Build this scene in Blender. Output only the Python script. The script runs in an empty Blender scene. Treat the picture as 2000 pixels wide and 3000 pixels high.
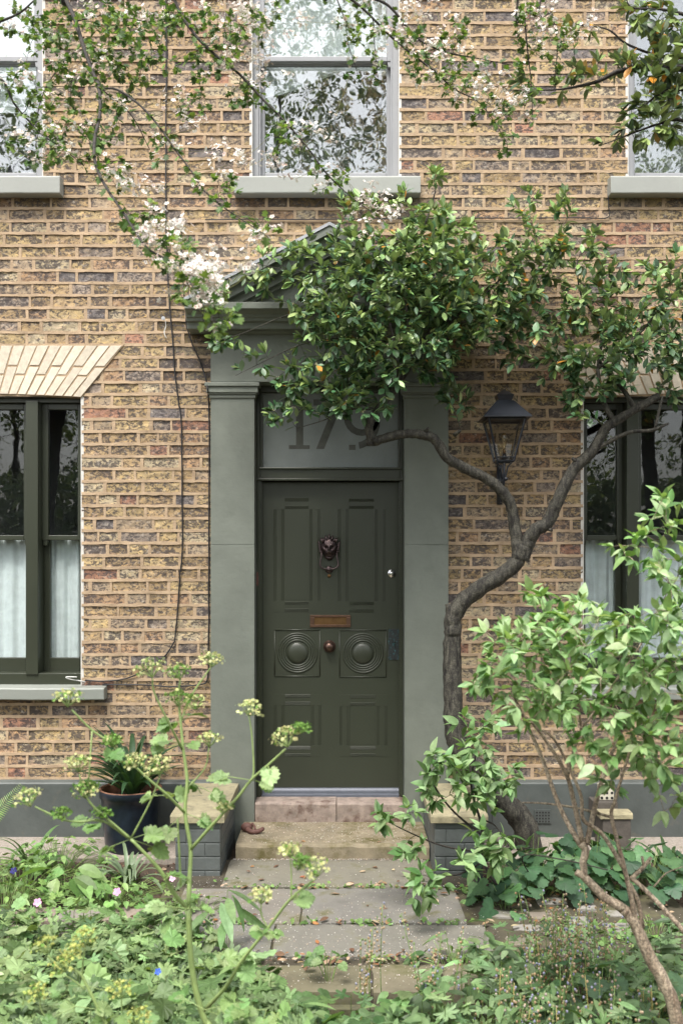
import bpy, math, random
import numpy as np
from mathutils import Vector
random.seed(7); RNG = np.random.default_rng(11)
S = bpy.context.scene
C = S.collection
# ------------------------------------------------------------------ camera, world, sun
D, HZ = 6.0, 1.654                     # camera distance from the facade plane (Y=0), eye height
cam = bpy.data.cameras.new("camera"); camo = bpy.data.objects.new("camera", cam); C.objects.link(camo)
camo.location = (0, -D, HZ); camo.rotation_euler = (math.radians(90), 0, 0)
cam.sensor_fit = 'HORIZONTAL'; cam.sensor_width = 24; cam.lens = 24*D*480/2000
cam.shift_y = 130/2000; cam.clip_end = 500; cam.clip_start = 0.05
cam.dof.use_dof = True; cam.dof.focus_distance = 5.75; cam.dof.aperture_fstop = 4.5
S.camera = camo
W = bpy.data.worlds.new("World"); S.world = W; W.use_nodes = True
wn = W.node_tree; bg = wn.nodes['Background']
sky = wn.nodes.new('ShaderNodeTexSky'); sky.sky_type = 'NISHITA'; sky.sun_disc = False
SUN_EL, SUN_AZ = math.radians(61), math.radians(198)      # azimuth clockwise from +Y
sky.sun_elevation = SUN_EL; sky.sun_rotation = SUN_AZ; sky.dust_density = 4; sky.air_density = 1.2
hs = wn.nodes.new('ShaderNodeHueSaturation'); hs.inputs['Saturation'].default_value = 0.28
wn.links.new(sky.outputs[0], hs.inputs['Color']); wn.links.new(hs.outputs[0], bg.inputs[0])
bg.inputs[1].default_value = 0.15
sd = bpy.data.lights.new("sun", 'SUN'); sd.energy = 1.7; sd.angle = math.radians(18); sd.color = (1, .95, .88)
so = bpy.data.objects.new("sun", sd); C.objects.link(so)
sv = Vector((math.sin(SUN_AZ)*math.cos(SUN_EL), math.cos(SUN_AZ)*math.cos(SUN_EL), math.sin(SUN_EL)))
so.rotation_euler = sv.to_track_quat('Z', 'Y').to_euler(); so.location = sv*20
S.view_settings.view_transform = 'Standard'; S.view_settings.look = 'None'
S.view_settings.exposure = 1.32; S.view_settings.gamma = 1
S.cycles.max_bounces = 8; S.cycles.transparent_max_bounces = 16

# ------------------------------------------------------------------ helpers
def P(px, py, d=0.0):
    """point of the photograph (2000x3000) at distance d in front of the facade"""
    s = 2880/(D-d); return Vector(((px-1000)/s, -d, HZ+(1630-py)/s))
def PX(px, d=0.0): return (px-1000)/(2880/(D-d))
def PZ(py, d=0.0): return HZ+(1630-py)/(2880/(D-d))
def arr(a): return np.array(a, dtype=float)
def unit(a): return a/np.maximum(np.linalg.norm(a, axis=-1, keepdims=True), 1e-9)

class MB:
    def __init__(s): s.V = []; s.F = []; s.K = []; s.n = 0
    def add(s, v, f, col=(1, 1, 1)):
        v = np.asarray(v, dtype=float).reshape(-1, 3); col = np.asarray(col, dtype=float)
        if col.ndim == 1: col = np.tile(col, (len(v), 1))
        if isinstance(f, np.ndarray): s.F.append(f + s.n)
        else:
            by = {}
            for q in f: by.setdefault(len(q), []).append(q)
            for q in by.values(): s.F.append(np.array(q) + s.n)
        s.V.append(v); s.K.append(col); s.n += len(v)
    def box(s, x0, x1, y0, y1, z0, z1, col=(1, 1, 1)):
        v = [(x, y, z) for x in (x0, x1) for y in (y0, y1) for z in (z0, z1)]
        s.add(v, np.array([(0, 1, 3, 2), (4, 6, 7, 5), (0, 4, 5, 1), (2, 3, 7, 6), (0, 2, 6, 4), (1, 5, 7, 3)]), col); return s
    def prism(s, poly, y0, y1, col=(1, 1, 1)):
        """xz polygon extruded along y (poly counter-clockwise seen from -y)"""
        n = len(poly)
        v = [(x, y0, z) for x, z in poly] + [(x, y1, z) for x, z in poly]
        f = [tuple(range(n)), tuple(range(2*n-1, n-1, -1))] + [(i, i+n, (i+1) % n+n, (i+1) % n) for i in range(n)]
        s.add(v, f, col); return s
    def profile_x(s, prof, x0, x1, col=(1, 1, 1)):
        """(d,z) profile (d = distance in front of the wall) run along x, closed"""
        n = len(prof)
        v = [(x0, -d, z) for d, z in prof] + [(x1, -d, z) for d, z in prof]
        f = [tuple(range(n)), tuple(range(2*n-1, n-1, -1))] + [(i, i+n, (i+1) % n+n, (i+1) % n) for i in range(n)]
        s.add(v, f, col); return s
    def tube(s, pts, rad, n=7, col=(1, 1, 1), cap=True, rough=0.0):
        p = arr(pts); m = len(p)
        if np.isscalar(rad): rad = [rad]*m
        t = np.zeros_like(p); t[1:-1] = p[2:]-p[:-2]; t[0] = p[1]-p[0]; t[-1] = p[-1]-p[-2]; t = unit(t)
        a = np.cross(t[0], (0.13, 0.31, 0.94)); a = unit(a); V = []
        for i in range(m):
            a = unit(a - t[i]*np.dot(a, t[i])); b = np.cross(t[i], a)
            for k in range(n):
                w = 2*math.pi*k/n; r = rad[i]*(1+rough*random.uniform(-1, 1))
                V.append(p[i]+r*(a*math.cos(w)+b*math.sin(w)))
        f = [(i*n+k, i*n+(k+1) % n, (i+1)*n+(k+1) % n, (i+1)*n+k) for i in range(m-1) for k in range(n)]
        if cap: f += [tuple(range(n-1, -1, -1)), tuple((m-1)*n+k for k in range(n))]
        s.add(V, f, col); return s
    def lathe(s, c, prof, n=24, axis='z', col=(1, 1, 1), a0=0, sq=1):
        """prof = (radius, along); axis z or -y ('y': along grows towards the viewer)"""
        V = []
        for r, h in prof:
            for k in range(n):
                w = a0+2*math.pi*k/n
                if axis == 'z': V.append((c[0]+r*math.cos(w), c[1]+r*math.sin(w), c[2]+h))
                else: V.append((c[0]+r*math.cos(w), c[1]-h, c[2]+r*math.sin(w)*sq))
        m = len(prof)
        f = [(i*n+k, i*n+(k+1) % n, (i+1)*n+(k+1) % n, (i+1)*n+k) for i in range(m-1) for k in range(n)]
        f += [tuple(range(n-1, -1, -1)), tuple((m-1)*n+k for k in range(n))]
        s.add(V, f, col); return s
    def ball(s, c, r, n=8, m=6, col=(1, 1, 1)):
        rx, ry, rz = (r, r, r) if np.isscalar(r) else r; V = []
        for i in range(m+1):
            u = math.pi*(i+0.02 if i == 0 else (i-0.02 if i == m else i))/m
            for k in range(n):
                w = 2*math.pi*k/n
                V.append((c[0]+rx*math.sin(u)*math.cos(w), c[1]+ry*math.sin(u)*math.sin(w), c[2]-rz*math.cos(u)))
        f = [(i*n+k, i*n+(k+1) % n, (i+1)*n+(k+1) % n, (i+1)*n+k) for i in range(m) for k in range(n)]
        s.add(V, f, col); return s
    def inst(s, T, pos, dr, nr, size, col, wid=None):
        """vectorised copies of template T=(verts, faces): y along dr, z along nr"""
        tv, tf = T; pos = arr(pos); N = len(pos)
        if N == 0: return s
        y = unit(arr(dr)); z = arr(nr); z = unit(z - y*np.sum(y*z, 1, keepdims=True)); x = np.cross(y, z)
        sz = (np.ones(N)*size)[:, None, None]; wd = (np.ones(N) if wid is None else wid)[:, None, None]
        v = pos[:, None, :] + sz*(tv[None, :, 0:1]*wd*x[:, None, :] + tv[None, :, 1:2]*y[:, None, :] + tv[None, :, 2:3]*z[:, None, :])
        n = len(tv)
        cc = arr(col); cc = np.tile(cc, (N, 1)) if cc.ndim == 1 else cc
        off = (np.arange(N)*n)[:, None, None]
        by = {}
        for q in tf: by.setdefault(len(q), []).append(q)
        base = s.n
        s.V.append(v.reshape(-1, 3)); s.K.append(np.repeat(cc, n, axis=0)); s.n += N*n
        for k, q in by.items(): s.F.append((np.array(q)[None]+off).reshape(-1, k)+base)
        return s
    def build(s, name, mat, parent=None, smooth=False, origin=None, bevel=0):
        me = bpy.data.meshes.new(name)
        V = np.concatenate(s.V); K = np.concatenate(s.K)
        o = bpy.data.objects.new(name, me); C.objects.link(o)
        if parent is not None:
            o.parent = parent; w = Vector((0, 0, 0)); q = parent
            while q is not None: w += q.location; q = q.parent
            V = V - arr(w)
        elif origin is not None:
            o.location = origin; V = V - arr(origin)
        nl = sum(f.size for f in s.F); nf = sum(len(f) for f in s.F)
        me.vertices.add(len(V)); me.vertices.foreach_set('co', V.astype(np.float32).ravel())
        me.loops.add(nl); me.loops.foreach_set('vertex_index', np.concatenate([f.ravel() for f in s.F]).astype(np.int32))
        me.polygons.add(nf)
        tot = np.concatenate([np.full(len(f), f.shape[1]) for f in s.F]).astype(np.int32)
        st = np.concatenate([[0], np.cumsum(tot)[:-1]]).astype(np.int32)
        me.polygons.foreach_set('loop_start', st); me.polygons.foreach_set('loop_total', tot)
        me.polygons.foreach_set('use_smooth', np.full(nf, smooth))
        at = me.color_attributes.new('col', 'FLOAT_COLOR', 'POINT')
        at.data.foreach_set('color', np.concatenate([K, np.ones((len(K), 1))], 1).astype(np.float32).ravel())
        me.update(); me.validate()
        me.materials.append(mat)
        if bevel:
            b = o.modifiers.new('bevel', 'BEVEL'); b.width = bevel; b.segments = 2; b.limit_method = 'ANGLE'; b.angle_limit = math.radians(40)
        return o

def tag(o, label=None, cat=None, group=None, kind=None):
    if label: o['label'] = label
    if cat: o['category'] = cat
    if group: o['group'] = group
    if kind: o['kind'] = kind
    return o
def thing(name, loc, label, cat, group=None):
    o = bpy.data.objects.new(name, None); o.empty_display_size = .1; C.objects.link(o); o.location = loc
    return tag(o, label, cat, group)

# ------------------------------------------------------------------ materials
def rgb(h): return tuple(h)+(1,)
def N(nt, t, **kw):
    n = nt.nodes.new(t)
    for k, v in kw.items():
        if k.startswith('i_'): n.inputs[k[2:].replace('_', ' ')].default_value = v
        else: setattr(n, k, v)
    return n
def ramp(nt, fac, stops):
    r = nt.nodes.new('ShaderNodeValToRGB'); nt.links.new(fac, r.inputs[0]); e = r.color_ramp.elements
    while len(e) < len(stops): e.new(.5)
    for q, (p, c) in zip(e, stops): q.position = p; q.color = rgb(c) if len(c) == 3 else c
    return r.outputs[0]
def mixc(nt, a, b, fac, mode='MIX'):
    m = nt.nodes.new('ShaderNodeMix'); m.data_type = 'RGBA'; m.blend_type = mode
    for i, x in ((0, fac), (6, a), (7, b)):
        if hasattr(x, 'links'): nt.links.new(x, m.inputs[i])
        else: m.inputs[i].default_value = rgb(x) if i else x
    return m.outputs[2]
def noise(nt, scale, detail=4, rough=.6, vec=None, dist=0):
    n = N(nt, 'ShaderNodeTexNoise'); n.inputs['Scale'].default_value = scale; n.inputs['Detail'].default_value = detail
    n.inputs['Roughness'].default_value = rough; n.inputs['Distortion'].default_value = dist
    if vec is None: vec = nt.nodes.get('GEO') or N(nt, 'ShaderNodeNewGeometry', name='GEO'); vec = vec.outputs['Position']
    nt.links.new(vec, n.inputs['Vector']); return n.outputs['Fac']
def mat(name, color=None, rough=.6, var=.15, vscale=8, bump=0.0, bscale=60, metal=0, spec=.5, attr=False, stain=None, coat=0):
    m = bpy.data.materials.new(name); m.use_nodes = True; nt = m.node_tree; b = nt.nodes['Principled BSDF']
    n1 = noise(nt, vscale, 5, .65)
    lo, hi = 1-var, 1+var
    v = ramp(nt, n1, [(.3, (lo,)*3), (.7, (hi,)*3)])
    if attr:
        a = N(nt, 'ShaderNodeAttribute', attribute_name='col'); base = a.outputs['Color']
        if color: base = mixc(nt, base, color, 1.0, 'MULTIPLY')
    else: base = color
    c = mixc(nt, base, v, 1.0, 'MULTIPLY')
    if stain:
        sc, scol, thr = stain
        c = mixc(nt, c, scol, ramp(nt, noise(nt, sc, 6, .7), [(thr, (0, 0, 0)), (min(thr+.15, 1), (1, 1, 1))]))
    nt.links.new(c, b.inputs['Base Color']); b.inputs['Roughness'].default_value = rough
    b.inputs['Metallic'].default_value = metal; b.inputs['Specular IOR Level'].default_value = spec
    b.inputs['Coat Weight'].default_value = coat
    if bump:
        bp = N(nt, 'ShaderNodeBump'); bp.inputs['Strength'].default_value = bump; bp.inputs['Distance'].default_value = .004
        nt.links.new(noise(nt, bscale, 5, .6), bp.inputs['Height']); nt.links.new(bp.outputs[0], b.inputs['Normal'])
    return m
def leafmat(name, rough=.45, trans=.3, spec=.5, back=None, tt=(1.25, 1.3, .5)):
    m = bpy.data.materials.new(name); m.use_nodes = True; nt = m.node_tree; b = nt.nodes['Principled BSDF']; out = nt.nodes['Material Output']
    a = N(nt, 'ShaderNodeAttribute', attribute_name='col').outputs['Color']
    v = ramp(nt, noise(nt, 45, 3, .6), [(.3, (.82, .82, .82)), (.7, (1.18, 1.18, 1.18))])
    c = mixc(nt, a, v, 1.0, 'MULTIPLY')
    if back:
        g = nt.nodes.get('GEO'); c = mixc(nt, c, mixc(nt, c, back, .45), g.outputs['Backfacing'])
    nt.links.new(c, b.inputs['Base Color']); b.inputs['Roughness'].default_value = rough; b.inputs['Specular IOR Level'].default_value = spec
    t = N(nt, 'ShaderNodeBsdfTranslucent'); tc = mixc(nt, c, tt, 1.0, 'MULTIPLY'); nt.links.new(tc, t.inputs[0])
    mx = N(nt, 'ShaderNodeMixShader'); mx.inputs[0].default_value = trans
    nt.links.new(b.outputs[0], mx.inputs[1]); nt.links.new(t.outputs[0], mx.inputs[2]); nt.links.new(mx.outputs[0], out.inputs[0])
    return m
def glassmat(name, refl=.06, k=1.6, tint=(.92, .95, .95), rough=0.0):
    m = bpy.data.materials.new(name); m.use_nodes = True; nt = m.node_tree; out = nt.nodes['Material Output']
    nt.nodes.remove(nt.nodes['Principled BSDF'])
    lw = N(nt, 'ShaderNodeLayerWeight'); lw.inputs[0].default_value = .5
    fr = N(nt, 'ShaderNodeMath', operation='POWER'); nt.links.new(lw.outputs['Facing'], fr.inputs[0]); fr.inputs[1].default_value = 4
    ma = N(nt, 'ShaderNodeMath', operation='MULTIPLY_ADD', use_clamp=True); nt.links.new(fr.outputs[0], ma.inputs[0]); ma.inputs[1].default_value = .8; ma.inputs[2].default_value = refl
    tr = N(nt, 'ShaderNodeBsdfTransparent'); tr.inputs[0].default_value = rgb(tint)
    gl = N(nt, 'ShaderNodeBsdfGlossy'); gl.inputs['Roughness'].default_value = rough
    bp = N(nt, 'ShaderNodeBump'); bp.inputs['Strength'].default_value = .12; bp.inputs['Distance'].default_value = .004
    nt.links.new(noise(nt, 5, 2, .5), bp.inputs['Height']); nt.links.new(bp.outputs[0], gl.inputs['Normal'])
    mx = N(nt, 'ShaderNodeMixShader'); nt.links.new(ma.outputs[0], mx.inputs[0]); nt.links.new(tr.outputs[0], mx.inputs[1]); nt.links.new(gl.outputs[0], mx.inputs[2])
    nt.links.new(mx.outputs[0], out.inputs[0]); return m
def brickmat():
    m = bpy.data.materials.new('stock_brick'); m.use_nodes = True; nt = m.node_tree; b = nt.nodes['Principled BSDF']
    a = N(nt, 'ShaderNodeAttribute', attribute_name='col').outputs['Color']
    g = N(nt, 'ShaderNodeNewGeometry', name='GEO').outputs['Position']
    mp = N(nt, 'ShaderNodeMapping'); mp.inputs['Scale'].default_value = (1, 1, 1.45); nt.links.new(g, mp.inputs[0])
    c = mixc(nt, a, ramp(nt, noise(nt, 22, 5, .7, mp.outputs[0]), [(.30, (.50, .47, .47)), (.5, (1, 1, 1)), (.70, (1.55, 1.42, 1.15))]), 1.0, 'MULTIPLY')
    big = noise(nt, 4.5, 2, .5); md = N(nt, 'ShaderNodeMath', operation='MULTIPLY_ADD'); nt.links.new(big, md.inputs[0]); md.inputs[1].default_value = .42; md.inputs[2].default_value = -.21
    ad = N(nt, 'ShaderNodeMath', operation='ADD'); nt.links.new(noise(nt, 38, 5, .66, mp.outputs[0], .7), ad.inputs[0]); nt.links.new(md.outputs[0], ad.inputs[1])
    c = mixc(nt, c, (.062, .054, .054), ramp(nt, ad.outputs[0], [(.47, (0, 0, 0)), (.55, (.86, .86, .86))]))   # burnt crust
    c = mixc(nt, c, (.56, .50, .42), ramp(nt, noise(nt, 30, 6, .75, mp.outputs[0], .3), [(.56, (0, 0, 0)), (.70, (.6, .6, .6))]))        # lime bloom
    c = mixc(nt, c, (.50, .35, .24), ramp(nt, noise(nt, 13, 6, .75, mp.outputs[0], .4), [(.58, (0, 0, 0)), (.66, (.55, .55, .55))]))   # mortar smear
    c = mixc(nt, c, (.03, .022, .02), ramp(nt, noise(nt, 120, 3, .6), [(.66, (0, 0, 0)), (.72, (1, 1, 1))]))                              # pits
    nt.links.new(c, b.inputs['Base Color']); b.inputs['Roughness'].default_value = .9; b.inputs['Specular IOR Level'].default_value = .2
    bp = N(nt, 'ShaderNodeBump'); bp.inputs['Strength'].default_value = .7; bp.inputs['Distance'].default_value = .004
    nt.links.new(noise(nt, 55, 7, .72, mp.outputs[0]), bp.inputs['Height']); nt.links.new(bp.outputs[0], b.inputs['Normal'])
    return m
def barkmat(name, c1, c2, scale=30, stretch=.25):
    m = bpy.data.materials.new(name); m.use_nodes = True; nt = m.node_tree; b = nt.nodes['Principled BSDF']
    a = N(nt, 'ShaderNodeAttribute', attribute_name='col').outputs['Color']
    g = N(nt, 'ShaderNodeNewGeometry', name='GEO').outputs['Position']
    mp = N(nt, 'ShaderNodeMapping'); mp.inputs['Scale'].default_value = (1, 1, stretch); nt.links.new(g, mp.inputs[0])
    n1 = noise(nt, scale, 7, .7, mp.outputs[0], .5)
    c = mixc(nt, ramp(nt, n1, [(.38, c1), (.62, c2)]), a, 1.0, 'MULTIPLY')
    c = mixc(nt, c, ramp(nt, noise(nt, scale*3, 4, .7), [(.40, (.45, .45, .45)), (.6, (1.25, 1.25, 1.25))]), 1.0, 'MULTIPLY')
    nt.links.new(c, b.inputs['Base Color']); b.inputs['Roughness'].default_value = .75
    bp = N(nt, 'ShaderNodeBump'); bp.inputs['Strength'].default_value = .9; bp.inputs['Distance'].default_value = .008
    nt.links.new(noise(nt, scale*1.6, 6, .7, mp.outputs[0], .4), bp.inputs['Height']); nt.links.new(bp.outputs[0], b.inputs['Normal'])
    return m

M = {}
M['brick'] = brickmat()
M['mortar'] = mat('peach_mortar', (.385, .285, .19), .95, .28, 9, .9, 110, spec=.1, stain=(40, (.26, .19, .13), .64))
M['arch'] = mat('cream_brick', None, .9, .14, 30, .6, 120, spec=.2, attr=True, stain=(60, (.30, .22, .15), .70))
M['stucco'] = mat('grey_green_stucco', (.150, .165, .140), .55, .12, 4, .9, 12, spec=.4, stain=(3.5, (.133, .147, .124), .52))
M['lead'] = mat('lead_flashing', (.34, .35, .37), .45, .2, 20, .2, 40, metal=.3)
M['sill'] = mat('light_grey_sill_paint', (.29, .30, .275), .5, .06, 4, .15, 40)
M['lowsill'] = mat('grey_sill_paint', (.23, .245, .22), .5, .06, 4, .15, 40)
M['frame'] = mat('pale_grey_window_paint', (.27, .275, .285), .4, .05, 6, .08, 30)
M['olive'] = mat('olive_gloss_paint', (.034, .039, .026), .30, .08, 3, .12, 25, spec=.5)
M['door'] = mat('olive_door_paint', (.034, .039, .026), .38, .07, 3, .10, 30, spec=.5)
M['plinth'] = mat('slate_grey_plinth_paint', (.072, .082, .077), .55, .2, 6, .5, 30, stain=(9, (.11, .105, .085), .60))
M['stone'] = mat('york_stone', (.93, 1.0, 1.0), .85, .25, 6, .6, 70, attr=True, stain=(6, (.105, .10, .045), .54))
M['steps'] = mat('mossy_step_stone', None, .9, .3, 9, .8, 80, attr=True, stain=(6, (.10, .085, .03), .50))
M['thresh'] = mat('worn_red_painted_stone', (.27, .215, .18), .85, .35, 14, .8, 90, stain=(9, (.10, .055, .04), .49))
M['cap'] = mat('lichen_cap_stone', (.27, .24, .15), .9, .3, 12, .8, 80, stain=(14, (.12, .11, .08), .54))
M['greybrick'] = mat('grey_painted_brick', (.085, .095, .092), .55, .2, 8, .5, 40, stain=(12, (.12, .115, .09), .60))
M['bronze'] = mat('aged_bronze', (.085, .062, .062), .36, .3, 60, .3, 120, metal=.85, stain=(50, (.08, .20, .18), .62))
M['brass'] = mat('worn_brass', (.17, .095, .04), .42, .2, 25, .1, 80, metal=.8)
M['verdigris'] = mat('verdigris_plate', (.03, .035, .035), .6, .3, 60, .5, 150, metal=.4, stain=(70, (.06, .22, .25), .54))
M['chrome'] = mat('polished_chrome', (.75, .75, .76), .15, .05, 20, metal=1)
M['alu'] = mat('grey_weather_bar', (.11, .12, .145), .4, .08, 20, metal=.3)
M['black'] = mat('black_lantern_paint', (.016, .019, .026), .28, .1, 20, .05, 60)
M['cable'] = mat('black_cable_sheath', (.012, .012, .014), .5, .1, 30)
M['wcable'] = mat('white_cable_sheath', (.6, .6, .58), .5, .1, 30)
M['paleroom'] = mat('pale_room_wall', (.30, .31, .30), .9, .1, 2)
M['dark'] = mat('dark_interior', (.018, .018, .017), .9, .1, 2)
M['curtain'] = mat('white_gauze', (.74, .76, .76), .9, .12, 14, .2, 90)
M['voile'] = mat('white_voile', (.80, .82, .82), .9, .12, 3, .2, 90)
M['glass'] = glassmat('window_glass', .055, 1.6)
M['glass_up'] = glassmat('upper_window_glass', .22, 2.0)
M['lampglass'] = glassmat('lantern_glass', .06, 1.2, (.80, .80, .76), .02)
M['frost'] = mat('frosted_glass', (.16, .18, .175), .42, .18, 4, .05, 200, spec=.6)
M['clear'] = mat('clear_numeral_glass', (.058, .06, .052), .2, .3, 20, spec=.6)
M['soil'] = mat('dark_garden_soil', (.055, .038, .025), .95, .5, 30, 1, 60)
M['concrete'] = mat('weathered_concrete', (.27, .235, .20), .95, .3, 60, .8, 120, stain=(6, (.12, .11, .05), .58))
M['navy'] = mat('navy_glazed_pot', (.010, .015, .024), .3, .5, 18, .2, 50, stain=(26, (.12, .11, .10), .66))
M['terracotta'] = mat('terracotta', (.17, .08, .045), .8, .3, 30, .3, 80)
M['rust'] = mat('rusty_brown_iron', (.10, .045, .035), .7, .2, 30, .4, 80)
M['cream'] = mat('cream_airbrick', (.48, .45, .36), .8, .15, 20, .3, 60)
M['bark'] = barkmat('lichen_grey_bark', (.010, .008, .006), (.088, .082, .062), 45, .30)
M['darkbark'] = barkmat('dark_twig_bark', (.014, .011, .009), (.05, .04, .033), 40, .4)
M['palebark'] = barkmat('pale_tan_bark', (.20, .145, .10), (.50, .41, .30), 40, .12)
M['stem'] = mat('green_stem', None, .5, .15, 30, attr=True)
M['leaf_glossy'] = leafmat('glossy_leaf', .42, .18, .5, (.25, .30, .20))
M['leaf'] = leafmat('soft_leaf', .5, .32, .4)
M['petal'] = leafmat('petal', .6, .25, .2, None, (1, 1, .97))
M['litter'] = leafmat('litter', .7, .1, .2)

# ------------------------------------------------------------------ the house
HX = 4.2; HTOP = 6.7
house = thing('brick_house', (0, 0, 0), "old yellow stock brick terraced house front with grey painted door surround and sash windows", 'house')
Z0 = PZ(1155); CR = 0.0757; MH = 0.0087
ZP = PZ(2290)                                            # top of the plinth
def op(a, b, t, bt): return (PX(a), PX(b), PZ(bt), PZ(t))
OPEN = [op(-312, 126, -200, 527), op(736, 1170, -200, 527), op(1838, 2275, -200, 527),
        op(-483, 239, 1158, 2013), op(1707, 2430, 1158, 2013), op(618, 1312, 955, 2460)]
def cuts(z, full=True):
    iv = [(-HX, HX)]
    for a, b, z0, z1 in OPEN:
        if z0-.004 < z < z1+.004:
            nv = []
            for p, q in iv:
                if b <= p or a >= q: nv.append((p, q)); continue
                if a > p: nv.append((p, a))
                if b < q: nv.append((b, q))
            iv = nv
    return iv
PAL = [((.44, .335, .185), 26), ((.39, .285, .165), 26), ((.49, .41, .28), 14), ((.37, .29, .205), 15), ((.31, .255, .21), 11),
       ((.19, .17, .165), 5), ((.36, .20, .14), 4), ((.40, .27, .17), 9)]
PC = [p for p, w in PAL]; PWT = [w for p, w in PAL]
def soot_and_shade(x, z):
    k = 1.0
    px, py = 1000+x*480, 1630-(z-HZ)*480
    if 455 < px < 640 and 850 < py < 1130: k *= .42 if random.random() < .7 else .7  # most bricks beside the left pediment end darkened, picked at random
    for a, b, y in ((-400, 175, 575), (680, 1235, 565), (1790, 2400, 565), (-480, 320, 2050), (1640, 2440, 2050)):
        if a < px < b and y-6 < py < y+45: k *= .6  # sill shadow painted into the brick colour just below each sill
    if px > 1313 and py > 1150: k *= .80  # tree shade tinted into these bricks, together with some real dirt
    if 640 < px < 1310 and 560 < py < 660: k *= .7  # darker band between the middle sill and the pediment
    return k
bb, mm = MB(), MB()
k0 = int(math.floor((ZP-Z0)/CR)); k1 = int((HTOP-Z0)/CR)
for k in range(k0, k1):
    za, zb = Z0+k*CR, Z0+(k+1)*CR; zc = (za+zb)/2
    for a, b in cuts(zc):
        ph = ((.1795 if k % 2 else 0)+random.uniform(-.03, .03)); x = -HX-ph; i = 0; brs = []
        while x < HX:
            w = (.232 if i % 2 == 0 else .127)+random.uniform(-.01, .01)
            if random.random() < .12: w = .232 if w < .18 else .127
            brs.append([x, x+w]); x += w; i += 1
        seg = [[max(p, a), min(q, b)] for p, q in brs if q > a+.001 and p < b-.001]
        if len(seg) > 1 and seg[0][1]-seg[0][0] < .05: seg[1][0] = seg[0][0]; seg.pop(0)
        if len(seg) > 1 and seg[-1][1]-seg[-1][0] < .05: seg[-2][1] = seg[-1][1]; seg.pop()
        for j, (p, q) in enumerate(seg):
            nx = max(2, int((q-p)/.035)); nz = 3
            zz, xx = np.meshgrid(np.linspace(za, zb, nz+1), np.linspace(p, q, nx+1))
            dep = .0050+random.uniform(-.003, .003)
            yy = dep+RNG.uniform(-.0022, .0022, xx.shape); yy = np.clip(yy, .002, .012)
            v = np.stack([xx, yy, zz], -1).reshape(-1, 3)
            f = [(u*(nz+1)+w, (u+1)*(nz+1)+w, (u+1)*(nz+1)+w+1, u*(nz+1)+w+1) for u in range(nx) for w in range(nz)]
            col = arr(random.choices(PC, PWT)[0])*random.uniform(.70, 1.0)*soot_and_shade((p+q)/2, zc)
            bb.add(v, f, col)
            if j:                                            # perpend joint
                h = .0080+random.uniform(-.002, .003); V = []
                for t in range(4):
                    z = za+(zb-za)*t/3; e = random.uniform(-.0015, .0015); g = random.uniform(-.0015, .0015)
                    V += [(p-h+e-.001, .014, z), (p-h+e, .0015, z), (p+h+g, .0015, z), (p+h+g+.001, .014, z)]
                mm.add(V, [(t*4+u, t*4+u+1, t*4+u+5, t*4+u+4) for t in range(3) for u in range(3)])
for k in range(k0, k1+1):
    zc = Z0+k*CR
    for a, b in cuts(zc):
        n = max(2, int((b-a)/.03)); V = []; wav = random.uniform(0, 6)
        for t in range(n+1):
            x = a+(b-a)*t/n; w = .0012*math.sin(x*5+wav)
            tp = zc+MH+w+random.uniform(-.003, .0025); bt = zc-MH+w+random.uniform(-.0025, .0022); yf = random.uniform(-.0012, .0008)
            V += [(x, .014, bt-.0005), (x, yf, bt), (x, yf+.0008, tp), (x, .014, tp+.001)]
        mm.add(V, [(t*4+u, t*4+4+u, t*4+5+u, t*4+u+1) for t in range(n) for u in range(3)])
wall = bb.build('wall', M['brick'], house)
mm.build('mortar', M['mortar'], wall)
# returns, back and top of the building so that it has depth
sb = MB(); sb.box(-HX, -HX+.3, .016, 5, -.1, HTOP).box(HX-.3, HX, .016, 5, -.1, HTOP).box(-HX+.3, HX-.3, 4.7, 5, -.1, HTOP).box(-HX+.3, HX-.3, .4, 4.7, HTOP-.2, HTOP)
sb.box(-HX+.3, HX-.3, .6, .62, -.1, HTOP-.2)
sb.build('side_wall', mat('plain_stock_brick', (.34, .24, .13), .9, .3, 12, .5, 60), house)
# reveals
RVM = mat('white_reveal_paint', (.55, .53, .49), .7, .12, 20, .6, 60)
for (a, b, z0, z1) in OPEN[:5]:
    rv = MB(); t = .012
    pr = [(a-t, z0), (a+.006, z0), (a+.006, z1-.001), (b-.006, z1-.001), (b-.006, z0), (b+t, z0), (b+t, z1+.02), (a-t, z1+.02)]
    for q0, q1 in (((a-t, a+.006), (z0, z1)), ((b-.006, b+t), (z0, z1)), ((a-t, b+t), (z1, z1+.02))): rv.box(q0[0], q0[1], .0035, .20, q1[0], q1[1])
    rv.build('window_reveal', RVM, house)
for sx in (-1, 1):                                        # painted plinth and its air vent
    p = MB(); x0, x1 = (-HX, PX(617)) if sx < 0 else (PX(1313), HX)
    p.profile_x([(.0, ZP+.012), (.03, ZP), (.036, ZP-.008), (.036, -.12), (0, -.12)], x0+.001, x1-.001)
    pl = p.build('plinth', M['plinth'], house)
v = MB(); va, vb = P(1566, 2372, .04), P(1612, 2412, .04)
v.box(va.x, vb.x, -.046, -.037, vb.z, va.z)
vo = v.build('air_vent', M['plinth'], house)
hd = MB()
for i in range(5):
    for j in range(4):
        cx, cz = va.x+.011+i*.018, vb.z+.011+j*.018; hd.box(cx-.005, cx+.005, -.0475, -.046, cz-.005, cz+.005)
hd.build('vent_holes', M['dark'], vo)

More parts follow.
